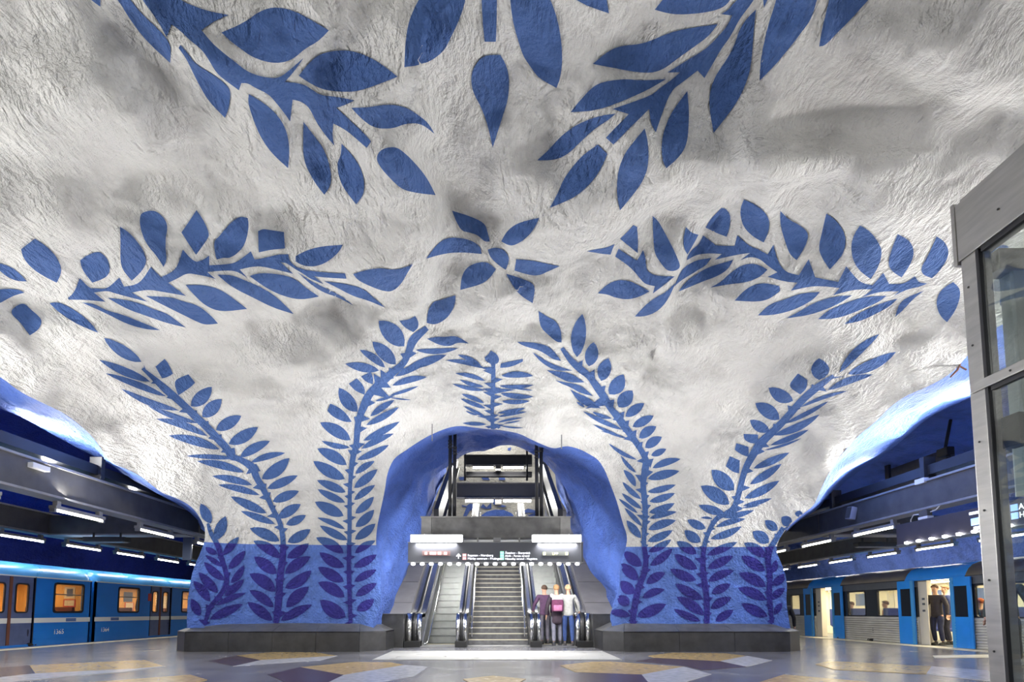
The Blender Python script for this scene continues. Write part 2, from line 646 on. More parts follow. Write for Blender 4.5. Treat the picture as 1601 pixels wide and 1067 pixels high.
# the vault goes on over and behind the photographer
xs, ys = np.meshgrid(np.linspace(-9.2, 9.2, 47), np.linspace(-9, 4.4, 34))
Q = np.stack([xs.ravel(), ys.ravel(), np.zeros(xs.size)], -1)
zc = 7.15 - 1.75 * smoothstep(3, 15.5, Q[:, 1]) - 1.75 * np.clip(np.abs(Q[:, 0]) / 8.7, 0, 1.3) ** 2.2
Q[:, 2] = zc + .10
Q[:, 2] += .22 * perlin(Q * .42 + 3.1) + .2 * perlin(Q * .95 + 9.7) + .06 * perlin(Q * 2.1) + .25 * smoothstep(1.5, 4.4, Q[:, 1])
nx = 47
fq = [(r * nx + c, r * nx + c + 1, (r + 1) * nx + c + 1, (r + 1) * nx + c) for r in range(33) for c in range(46)]
me = bpy.data.meshes.new('ceiling_rear')
me.from_pydata([tuple(q) for q in Q], [], fq)
tag(link('ceiling_rear', me, M['rock_white'], None, True), kind='structure')


def loft(name, ringA, ringB, n, material, amp=.2, keep=.0, kind='structure', mids=None):
    """rough rock skin between two 3D edge lines with the same point count"""
    A, B = np.array(ringA), np.array(ringB)
    rows = []
    for k in range(n + 1):
        t = k / n
        R = A * (1 - t) + B * t
        if mids is not None:
            R = R + mids(t)
        w = amp * math.sin(PI * t) ** .6 if 0 < t < 1 else 0
        if w:
            nn = .8 * perlin(R * .9 + 4.4) + .45 * perlin(R * 2.2 + 2.2) + .22 * perlin(R * 5 + 8)
            dv = R - R.mean(0)
            dv[:, 1] *= .2
            dv /= np.linalg.norm(dv, axis=1, keepdims=True) + 1e-9
            R = R + dv * (nn * w)[:, None]
        rows.append(R)
    m = len(A)
    V = np.concatenate(rows)
    fs = [(r * m + c, r * m + c + 1, (r + 1) * m + c + 1, (r + 1) * m + c) for r in range(n) for c in range(m - 1)]
    me = bpy.data.meshes.new(name)
    me.from_pydata([tuple(v) for v in V], [], fs)
    return tag(link(name, me, material, None, True), kind=kind)


def resample(line, n):
    L = [0]
    for a, b in zip(line[:-1], line[1:]):
        L.append(L[-1] + (Vector(b) - Vector(a)).length)
    out, j = [], 0
    for k in range(n):
        s = L[-1] * k / (n - 1)
        while j < len(line) - 2 and L[j + 1] < s:
            j += 1
        t = (s - L[j]) / max(L[j + 1] - L[j], 1e-9)
        out.append(Vector(line[j]).lerp(Vector(line[j + 1]), t))
    return out


# blue reveal of the arch over the escalators, and the escalator shaft behind it
ARCH_IN = [(606, 978), (609, 958), (617, 935), (626, 916), (632, 900), (637, 886), (650, 850), (660, 822), (669, 797), (668, 763), (676, 750), (687, 738), (703, 728),
           (721, 713), (738, 706), (758, 706), (768, 702), (780, 697), (801, 696), (815, 701), (826, 706), (851, 722), (865, 738), (885, 765), (902, 795),
           (911, 831), (915, 859), (918, 888), (933, 906), (950, 920), (966, 934), (962, 955), (960, 978)]
NA = 120
o2 = [(p.x, p.y) for p in resample([(x, y, 0) for x, y in e_a], NA)]
i2 = [(p.x, p.y) for p in resample([(x, y, 0) for x, y in smooth_line(ARCH_IN)], NA)]
ringA = surf([p[0] for p in o2], [p[1] for p in o2])
ringB = [at_y(x, y, 16.4) for x, y in i2]
loft('wall_front', ringA, ringB, 22, M['rock_blue'], .42)
ringC = [Vector((p.x * .97, p.y + 7.5, p.z + 7.5 * .577 - .25)) for p in ringB]
loft('wall_shaft', ringB, ringC, 16, M['rock_blue'], .35)

# blue undersides of the arches towards the two platforms
for side, edge, X2, inner in (
        ('left', e_l, -9.7, [(-1000, 600), (-600, 565), (-300, 555), (-150, 585), (0, 639), (40, 654), (75, 676), (109, 694), (145, 713), (174, 726), (203, 749),
                             (225, 765), (254, 780), (276, 790), (308, 814), (319, 832)]),
        ('right', e_r, 10.2, [(1231, 832), (1250, 815), (1275, 800), (1290, 790), (1305, 770), (1330, 745), (1367, 724), (1387, 709), (1417, 683),
                              (1457, 648), (1517, 622), (1601, 590), (1700, 560), (1850, 540), (2100, 545), (2600, 590)])):
    cut = [p for p in edge if p[1] < 832 or abs(p[0] - 779) > 520]
    rest = [p for p in edge if p not in cut]
    n1 = 110
    oo = [(p.x, p.y) for p in resample([(x, y, 0) for x, y in cut], n1)]
    ii = [(p.x, p.y) for p in resample([(x, y, 0) for x, y in smooth_line(inner)], n1)]
    loft('wall_' + side, surf([p[0] for p in oo], [p[1] for p in oo]), [at_x(x, y, X2) for x, y in ii], 14, M['rock_blue'], .40)
    A = surf([p[0] for p in rest], [p[1] for p in rest])
    Bq = [Vector((p[0] - (.25 if side == 'left' else -.25), p[1] + 3.2, max(p[2], .3))) for p in A]
    loft('wall_' + side, A, Bq, 8, M['rock_white'], .15)

# the two track tunnels: rough navy vaults beyond the platforms, the right one coloured as lit
for side, s, xin in (('left', -1, 9.2), ('right', 1, 9.8)):
    yy = np.linspace(-4, 46, 84)
    prof = [(xin - .3, 6.0), (xin + 1.2, 6.35), (xin + 3.0, 6.2), (xin + 5.0, 5.6), (xin + 6.6, 4.6), (xin + 7.7, 3.5), (xin + 8.1, 2.2), (xin + 8.2, .9), (xin + 8.2, -1.2)]
    pr = resample([(a, 0, c) for a, c in prof], 30)
    V = np.array([(p.x * s, y, p.z) for y in yy for p in pr])
    nn = .5 * perlin(V * .6 + 2) + .3 * perlin(V * 1.5 + 6) + .12 * perlin(V * 3.6 + 3)
    V[:, 0] -= s * nn * .75
    V[:, 2] -= nn * .4
    fs = [(r * 30 + c, r * 30 + c + 1, (r + 1) * 30 + c + 1, (r + 1) * 30 + c) for r in range(83) for c in range(29)]
    me = bpy.data.meshes.new('wall_tunnel_' + side)
    me.from_pydata([tuple(v) for v in V], [], fs)
    tag(link('wall_tunnel_' + side, me, M['rock_navy' if s < 0 else 'rock_lit'], None, True), kind='structure')
    x0, x1 = sorted((s * (xin - 1.4), s * (xin + 8.4)))
    MB().box(x0, x1, 46, 46.3, -1.3, 8).build('wall_tunnel_end_' + side, M['rock_navy'])['kind'] = 'structure'
    ex, track = (-13.0, -13.3) if s < 0 else (12.3, 12.6)
    x0, x1 = sorted((track, s * (xin + 8.4)))
    MB().box(x0, x1, -9, 46, -1.4, -1.2).build('floor_track_' + side, M['black'])['kind'] = 'structure'

# floor with its inlaid terrazzo shapes
floor = MB().box(-13.05, 12.35, -9, 46, -.4, 0).build('floor', M['floor'])
tag(floor, 'polished grey terrazzo platform floor with inlaid coloured shapes', kind='structure')
for s, x0, x1 in ((-1, -13.3, -12.75), (1, 12.05, 12.6)):
    e = MB().box(x0, x1, -9, 46, -.35, .012).build('trim_1' if s < 0 else 'trim_2', M['edge'])
    e['kind'] = 'structure'


def inlay(poly, m, z):
    q = [at_z(x, y, 0) for x, y in poly]
    return MB().prism([(p.x, p.y) for p in q], 'z', -.01, z).build('terrazzo_inlay', M[m], floor)


T1, T2, T0 = (240, 990, .4247), (900, 990, .4122), (0, 990, .19988)
tl = lambda T, pts: [(T[0] + x * T[2], T[1] + y * T[2]) for x, y in pts]
for k, (T, m, pts) in enumerate([
        (T1, 'inlay_yellow', [(305, 84), (440, 71), (590, 72), (678, 85), (395, 101)]),
        (T1, 'inlay_purple', [(200, 105), (305, 84), (395, 101), (292, 123)]),
        (T1, 'inlay_white', [(395, 101), (678, 85), (615, 102), (292, 124)]),
        (T1, 'inlay_yellow', [(540, 127), (740, 108), (870, 109), (925, 119), (700, 156)]),
        (T1, 'inlay_purple', [(420, 155), (540, 127), (700, 156), (640, 185), (490, 185)]),
        (T1, 'inlay_white', [(700, 156), (925, 119), (1010, 126), (960, 160), (800, 190), (630, 190)]),
        (T2, 'inlay_yellow', [(275, 88), (370, 76), (560, 78), (650, 88), (550, 108), (300, 95)]),
        (T2, 'inlay_white', [(550, 108), (650, 88), (745, 105), (650, 129)]),
        (T2, 'inlay_purple', [(300, 96), (550, 109), (648, 130), (480, 142), (420, 128), (230, 108)]),
        (T2, 'inlay_yellow', [(-60, 124), (60, 111), (130, 110), (410, 130), (250, 160), (0, 150)]),
        (T2, 'inlay_white', [(250, 160), (410, 130), (515, 158), (400, 192), (280, 195)]),
        (T2, 'inlay_purple', [(-60, 165), (0, 151), (250, 160), (280, 195), (-60, 200)]),
        (T2, 'inlay_yellow', [(910, 120), (960, 108), (1350, 128), (1330, 158), (980, 140)]),
        (T2, 'inlay_white', [(1350, 128), (1640, 152), (1620, 190), (1330, 158)]),
        (T2, 'inlay_yellow', [(680, 195), (790, 160), (1130, 190)]),
        (T0, 'inlay_yellow', [(230, 258), (1130, 215), (1285, 265), (1050, 285), (275, 322)]),
        (T0, 'inlay_purple', [(-200, 290), (230, 258), (275, 322), (-200, 372)]),
        (T0, 'inlay_white', [(-200, 374), (275, 322), (1050, 285), (1285, 265), (1000, 306), (400, 356), (60, 392), (-200, 400)]),
        (T0, 'inlay_yellow', [(700, 392), (1490, 332), (1620, 372), (1500, 400)]),
        (T1, 'inlay_yellow', [(1140, 172), (1250, 160), (1370, 172), (1330, 195), (1180, 195)]),
        (T1, 'inlay_yellow', [(1500, 122), (1601, 114), (1640, 130), (1560, 140)])]):
    inlay(tl(T, pts), m, .003 + .0004 * k)
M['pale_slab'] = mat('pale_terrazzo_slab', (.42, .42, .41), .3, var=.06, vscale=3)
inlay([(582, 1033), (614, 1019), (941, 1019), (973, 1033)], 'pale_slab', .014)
# ------------------------------------------------------------------ painted vines: every leaf is its own coat of paint on the rock
ORG = Vector((0, 0, CAMZ))


def paint(name, polys, parent, label=None):
    """thin coat of paint whose outline follows the rock's relief; polys: outlines along sight lines"""
    V, FS = [], []
    for poly in polys:
        poly = [(float(a), float(b)) for a, b in poly]
        xs, ys = [p[0] for p in poly], [p[1] for p in poly]
        size = max(max(xs) - min(xs), max(ys) - min(ys))
        st = 3.0 if size < 60 else 3.6
        out = densify(poly + [poly[0]], st)[:-1]
        gx, gy = grid(min(xs) + st * .5, max(xs), min(ys) + st * .5, max(ys), st)
        if len(gx):
            okk = inside(gx, gy, poly)
            gx, gy = gx[okk], gy[okk]
        oa = np.array(out)
        pts = [Vector(p) for p in out]
        for x, y in zip(gx, gy):
            if np.min((oa[:, 0] - x) ** 2 + (oa[:, 1] - y) ** 2) > (st * .45) ** 2:
                pts.append(Vector((x, y)))
        n = len(out)
        try:
            v2, _, f2, *_ = delaunay_2d_cdt(pts, [(i, (i + 1) % n) for i in range(n)], [list(range(n))], 1, 1e-5)
        except Exception:
            continue
        D = rays([v[0] for v in v2], [v[1] for v in v2])
        idx = {}
        for i, d in enumerate(D):
            hit, nor, fi, dist = BVH.ray_cast(ORG, Vector(d))
            if hit is None:
                continue
            dv = Vector(d)
            if nor.dot(dv) > 0: nor = -nor
            idx[i] = len(V)
            V.append(hit - dv * .009 + nor * .004)
        FS += [tuple(idx[i] for i in f) for f in f2 if all(i in idx for i in f)]
    if not FS:
        return None
    me = bpy.data.meshes.new(name)
    me.from_pydata(V, [], FS)
    me.update()
    # face the room
    bm = bmesh.new()
    bm.from_mesh(me)
    for f in bm.faces:
        if f.normal.dot(ORG - f.calc_center_median()) < 0:
            f.normal_flip()
    bm.to_mesh(me)
    bm.free()
    o = link(name, me, M['rock_leaf'], parent, True)
    if label: o['label'] = label
    return o


_lr = random.Random(3)


def leaf_poly(bx, by, tx, ty, w):
    """pointed leaf from its base to its tip"""
    dx, dy = tx - bx, ty - by
    L = math.hypot(dx, dy)
    ux, uy = dx / L, dy / L
    nxx, nyy = -uy, ux
    bend = _lr.uniform(-.05, .05) * L
    asym = _lr.uniform(.9, 1.1)
    N_ = 9
    left, right = [], []
    for k in range(1, N_):
        t = k / N_
        wv = .5 * w * (math.sin(PI * t ** .92)) ** .74
        c = bend * math.sin(PI * t)
        left.append((bx + ux * L * t + nxx * (c + wv * asym), by + uy * L * t + nyy * (c + wv * asym)))
        right.append((bx + ux * L * t + nxx * (c - wv / asym), by + uy * L * t + nyy * (c - wv / asym)))
    return [(bx, by)] + left + [(tx, ty)] + right[::-1]


def stem_polys(line, leaves):
    """stem ribbon from its centre line (x, y, width), root last, plus a thorn below each leaf"""
    pts = [(x, y) for x, y, w in line]
    sm = smooth_line([(x, y, w) for x, y, w in line], 1) if False else line
    L, R = [], []
    for i, (x, y, w) in enumerate(sm):
        w *= .9
        a, b = sm[max(i - 1, 0)], sm[min(i + 1, len(sm) - 1)]
        dx, dy = b[0] - a[0], b[1] - a[1]
        l = math.hypot(dx, dy) or 1
        L.append((x - dy / l * w / 2, y + dx / l * w / 2))
        R.append((x + dy / l * w / 2, y - dx / l * w / 2))
    polys = [soften(L + R[::-1])]
    for lf in leaves:
        if len(lf) != 5 or isinstance(lf[0], tuple): continue
        bx, by, tx, ty, w = lf
        best = None
        for (x0, y0, w0), (x1, y1, w1) in zip(sm[:-1], sm[1:]):
            ex, ey = x1 - x0, y1 - y0
            l2 = ex * ex + ey * ey
            t = max(0, min(1, ((bx - x0) * ex + (by - y0) * ey) / l2))
            qx, qy = x0 + t * ex, y0 + t * ey
            d = math.hypot(bx - qx, by - qy)
            if best is None or d < best[0]:
                l = math.sqrt(l2)
                best = (d, qx, qy, ex / l, ey / l, w0 + (w1 - w0) * t)
        d, qx, qy, rx, ry, sw = best
        if d > 4.0 * sw + 30: continue
        k = .22 * w + .05 * sw
        tip = (bx + (tx - bx) * .05 + rx * (.46 * w + .1 * sw), by + (ty - by) * .05 + ry * (.46 * w + .1 * sw))
        polys.append([(qx + rx * k, qy + ry * k), tip, (qx + rx * (k + sw * 1.3), qy + ry * (k + sw * 1.3))])
    return polys


TILE = dict(A=(200, 0, .1875), A2=(0, 0, .50047), B=(420, 130, .1875), C=(600, 0, .225), D=(920, 0, .2625), E1=(820, 90, .1875), E2=(840, 130, .1875),
            F=(0, 310, .20625), G=(320, 310, .20625), H=(640, 310, .20625), I=(930, 300, .20625), J=(1220, 310, .20625), K=(1400, 200, .4127),
            P=(140, 520, .1875), Q=(280, 680, .1875), S=(290, 780, .20625), T=(480, 450, .1875), U=(460, 620, .1875), V=(690, 530, .13125),
            W=(800, 470, .16875), X=(900, 600, .1875), Y=(930, 780, .20625), Z=(1060, 520, .225), AA=(1050, 680, .16875), PX=(0, 0, 1))
VINES = []


def vine(label, stems, leaves):
    VINES.append((label, stems, leaves))


def px(t, p):
    a = TILE[t]
    return (a[0] + p[0] * a[2], a[1] + p[1] * a[2])


def pl(t, *pts):
    return [px(t, p) for p in pts]


# -- big ceiling branches (outlines)
vine('large painted branch high on the left of the vault, curled tip leaf', [
    pl('A', (120, -60), (120, 0), (190, 90), (260, 190), (325, 310), (345, 260), (365, 205), (430, 250), (510, 330), (600, 400), (660, 470), (740, 610), (830, 680),
       (925, 750), (945, 690), (1000, 690), (1060, 730), (1170, 780), (1240, 860), (1310, 950), (1352, 1012)) +
    pl('B', (190, 220), (200, 135), (270, 150), (340, 200), (400, 330), (480, 440), (548, 520), (530, 430), (540, 335), (640, 385), (740, 470), (820, 540), (855, 485),
       (780, 400), (700, 330), (640, 270), (565, 205), (640, 180), (720, 145), (560, 110), (430, 100)) +
    pl('A', (1530, 740), (1450, 695), (1310, 680), (1390, 590), (1465, 480), (1340, 590), (1250, 655), (1120, 640), (1000, 600), (900, 520), (780, 430), (700, 360),
       (615, 255), (700, 190), (840, 125), (700, 100), (600, 70), (430, 0), (400, -60))],
    [pl('A2', (340, -30), (370, 0), (400, 50), (450, 120), (532, 196), (536, 140), (500, 95), (440, 40), (405, -5), (385, -30)),
     pl('A', (780, 272), (900, 222), (1010, 160), (1100, 95), (1200, 62), (1310, 68), (1430, 110), (1530, 165), (1675, 250), (1590, 340), (1480, 400), (1380, 490),
        (1270, 525), (1150, 515), (1030, 470), (930, 400), (850, 340)),
     [(467, 118), (481, 100), (497, 85), (520, 79), (543, 78), (564, 83), (589, 95), (609, 110), (622, 120), (594, 131), (564, 142), (544, 144), (522, 143), (500, 138), (480, 127)],
     pl('A', (440, 375), (425, 400), (490, 490), (560, 640), (640, 790), (700, 870), (810, 982), (845, 900), (860, 760), (820, 700), (700, 610), (560, 530), (500, 440)),
     pl('A2', (777, 293), (775, 320), (790, 370), (815, 430), (850, 480), (900, 525), (905, 460), (893, 400), (860, 350), (815, 315)),
     pl('B', (290, 320), (285, 560), (300, 660), (340, 750), (400, 850), (465, 930), (510, 870), (525, 780), (500, 650), (450, 530), (380, 440)),
     pl('B', (610, 505), (605, 600), (572, 660), (580, 760), (620, 870), (730, 1010), (795, 930), (800, 800), (760, 690), (700, 600)),
     pl('B', (895, 620), (940, 550), (1040, 530), (1110, 560), (1240, 690), (1330, 810), (1390, 935), (1230, 915), (1110, 885), (1020, 800), (930, 700)),
     pl('B', (690, 205), (830, 200), (950, 178), (1060, 178), (1170, 210), (1280, 290), (1340, 345), (1382, 422), (1300, 355), (1230, 330), (1130, 340), (1060, 370), (980, 380),
        (880, 370), (790, 310)),
     [(128, -14), (143, 0), (157, 10), (157, -14)]])
vine('painted sprig with a drop-shaped leaf at the top middle of the vault', [
    pl('C', (680, -60), (682, 50), (690, 180), (700, 288), (778, 288), (785, 150), (787, -60))],
    [pl('C', (570, -60), (565, 20), (520, 150), (460, 270), (420, 350), (330, 420), (230, 455), (145, 468), (150, 300), (175, 140), (240, 0), (290, -60)),
     pl('C', (690, 380), (810, 380), (855, 460), (875, 560), (865, 690), (820, 830), (780, 950), (757, 1025), (725, 880), (680, 750), (620, 640), (605, 550), (620, 470)),
     pl('C', (875, -60), (885, 60), (905, 180), (940, 300), (970, 390), (1030, 480), (1080, 545), (1200, 610), (1230, 530), (1242, 400), (1230, 250), (1200, 110), (1160, 0), (1130, -60))])
vine('large painted branch high on the right of the vault, long drooping leaves', [
    pl('D', (930, -40), (870, 10), (830, 60), (790, 82), (855, 90), (830, 150), (760, 230), (700, 290), (600, 350), (470, 430), (545, 430), (500, 470), (430, 520), (370, 570),
       (260, 610), (145, 650), (240, 680), (105, 820), (150, 860), (250, 760), (360, 650), (370, 740), (400, 790), (430, 700), (490, 540), (560, 490), (650, 420), (690, 465),
       (740, 380), (790, 290), (850, 210), (900, 110), (970, 20), (1010, -40)),
    pl('D', (1040, -40), (1045, 45), (1085, -40))],
    [pl('C', (1340, 0), (1440, 50), (1565, 90), (1555, 30), (1545, -30), (1300, -30)),
     pl('D', (395, 55), (440, 0), (470, -40), (860, -40), (840, 10), (780, 55), (650, 80), (500, 85)),
     pl('D', (25, 380), (120, 300), (200, 270), (330, 260), (440, 210), (560, 170), (770, 142), (720, 210), (640, 270), (540, 340), (450, 410), (370, 435), (280, 430), (150, 405)),
     pl('E1', (385, 455), (470, 350), (560, 250), (640, 205), (800, 180), (1000, 190), (1180, 178), (1060, 250), (900, 330), (700, 410), (560, 445)),
     pl('E1', (105, 858), (200, 770), (300, 660), (400, 580), (520, 520), (650, 480), (760, 468), (700, 520), (590, 590), (470, 700), (370, 800), (260, 855)),
     pl('E2', (505, 510), (585, 590), (540, 700), (470, 810), (380, 900), (280, 970), (105, 1040), (170, 920), (220, 800), (300, 690), (380, 600)),
     pl('E2', (895, 380), (920, 480), (930, 620), (915, 740), (850, 870), (690, 1060), (665, 960), (665, 800), (690, 680), (740, 570), (820, 470)),
     pl('E2', (1250, 65), (1265, 200), (1260, 400), (1240, 530), (1180, 620), (1075, 710), (1040, 640), (1035, 500), (1060, 380), (1120, 240)),
     pl('D', (998, 55), (985, 180), (970, 400), (930, 520), (880, 620), (745, 793), (720, 650), (720, 560), (750, 460), (820, 360), (870, 270), (900, 170), (950, 100)),
     pl('D', (1130, -40), (1100, 60), (1070, 150), (1045, 260), (1025, 380), (1020, 480), (1110, 390), (1200, 280), (1270, 190), (1330, 110), (1370, -40)),
     pl('D', (1440, -40), (1415, 80), (1390, 180), (1375, 275), (1410, 270), (1480, 195), (1550, 130), (1665, 0), (1700, -40))])
vine('painted six-petalled flower at the centre of the vault', [
    pl('H', (595, 390), (650, 372), (710, 385), (750, 430), (757, 480), (730, 543), (680, 510), (615, 450))],
    [pl('H', (323, 95), (440, 130), (550, 175), (585, 220), (610, 328), (570, 330), (520, 280), (450, 258), (400, 250), (360, 190)),
     pl('H', (985, 148), (960, 210), (900, 290), (840, 335), (770, 365), (697, 328), (740, 250), (810, 195), (900, 165)),
     pl('H', (128, 458), (190, 370), (250, 315), (320, 295), (420, 305), (500, 335), (543, 375), (548, 423), (440, 412), (330, 410), (220, 430)),
     pl('H', (387, 695), (395, 600), (430, 530), (500, 490), (590, 480), (657, 538), (610, 610), (540, 655)),
     pl('H', (810, 462), (930, 470), (1040, 495), (1140, 515), (1060, 550), (980, 588), (900, 580), (797, 548)),
     pl('H', (733, 572), (830, 600), (930, 640), (955, 680), (935, 795), (860, 750), (790, 680))])
vine('painted garland spreading sideways on the left of the vault', [
    pl('F', (515, 755), (560, 720), (605, 605), (680, 685), (720, 682), (810, 690), (905, 600), (940, 670), (1060, 650), (1145, 520), (1220, 600), (1340, 540), (1385, 390),
       (1470, 485), (1530, 475), (1585, 435)) +
    pl('G', (34, 510), (190, 500), (250, 480), (350, 402), (378, 465), (460, 450), (560, 425), (635, 425), (640, 470), (700, 530), (860, 560), (1065, 570), (1075, 610),
       (900, 600), (830, 590), (900, 650), (800, 610), (730, 560), (690, 540), (620, 490), (575, 485), (672, 572), (560, 545), (430, 515), (350, 520), (265, 540), (325, 605), (240, 550), (140, 548),
       (20, 560), (85, 615)) +
    pl('F', (1600, 600), (1500, 580), (1420, 565), (1340, 610), (1275, 640), (1410, 740), (1240, 710), (1120, 690), (1000, 715), (1120, 785), (980, 750), (870, 720), (810, 700),
       (710, 715), (800, 785), (650, 770), (520, 768))],
    [pl('F', (0, 495), (60, 510), (130, 550), (205, 630), (130, 628), (60, 600), (0, 550), (-40, 530), (-40, 480)),
     pl('F', (265, 305), (160, 385), (175, 450), (240, 530), (330, 590), (430, 640), (460, 580), (465, 520), (420, 430), (350, 360)),
     pl('F', (745, 400), (660, 430), (607, 470), (620, 540), (700, 640), (810, 600), (838, 540), (820, 470), (790, 430)),
     pl('F', (910, 215), (915, 330), (912, 480), (935, 550), (1000, 625), (1080, 550), (1115, 480), (1090, 400), (1050, 340), (980, 260)),
     pl('F', (1060, 140), (1080, 105), (1150, 92), (1200, 105), (1260, 170), (1270, 230), (1255, 300), (1255, 400), (1265, 470), (1240, 520), (1190, 440), (1120, 360), (1080, 280), (1060, 200)),
     pl('F', (1490, 90), (1540, 160), (1585, 260), (1580, 300), (1485, 430), (1420, 330), (1375, 258), (1430, 180)),
     pl('F', (0, 690), (60, 685), (140, 692), (185, 715), (110, 735), (60, 760), (0, 795), (-40, 800), (-40, 700)),
     pl('F', (150, 800), (90, 840), (85, 880), (140, 930), (180, 980), (225, 1040), (290, 1000), (320, 940), (300, 900), (240, 850), (190, 800)),
     pl('F', (375, 795), (440, 785), (540, 830), (640, 900), (700, 960), (745, 1020), (640, 980), (540, 930), (440, 860)),
     pl('F', (620, 790), (720, 800), (800, 850), (920, 880), (1020, 920), (1120, 960), (1215, 1000), (1100, 995), (950, 950), (820, 880)),
     pl('F', (815, 755), (920, 765), (1060, 795), (1160, 840), (1260, 870), (1330, 920), (1410, 980), (1260, 945), (1120, 895), (960, 840)),
     pl('F', (1105, 740), (1200, 745), (1300, 750), (1400, 785), (1500, 810), (1600, 890), (1653, 950), (1560, 960), (1500, 940), (1400, 890), (1300, 840), (1200, 790)),
     pl('A2', (580, 890), (640, 890), (690, 905), (740, 940), (772, 965), (690, 975), (640, 955), (600, 915)),
     pl('G', (95, 580), (200, 580), (300, 620), (420, 670), (520, 730), (590, 790), (675, 878), (520, 830), (380, 760), (200, 670)),
     pl('G', (340, 590), (420, 565), (560, 575), (680, 605), (770, 680), (865, 745), (740, 770), (620, 750), (480, 690)),
     pl('G', (700, 555), (760, 600), (850, 650), (960, 700), (1060, 755), (1130, 815), (1010, 750), (900, 715), (800, 650)),
     pl('G', (905, 628), (1050, 645), (1200, 680), (1290, 760), (1370, 830), (1240, 775), (1120, 740), (1010, 680)),
     pl('G', (690, 440), (760, 400), (880, 365), (1050, 352), (1010, 420), (920, 490), (830, 520), (740, 510), (690, 480)),
     pl('G', (1125, 575), (1230, 540), (1340, 528), (1420, 543), (1500, 530), (1575, 500), (1540, 560), (1490, 650), (1420, 710), (1340, 700), (1240, 660), (1160, 620)),
     pl('G', (70, 320), (110, 290), (170, 210), (260, 135), (325, 150), (335, 210), (310, 340), (260, 410), (190, 455), (140, 450), (90, 465), (75, 400)),
     pl('G', (405, 250), (440, 232), (490, 240), (600, 258), (608, 380), (500, 390), (410, 410)),
     [(0, 497), (-14, 490), (-30, 500), (-16, 520), (-2, 508)]])
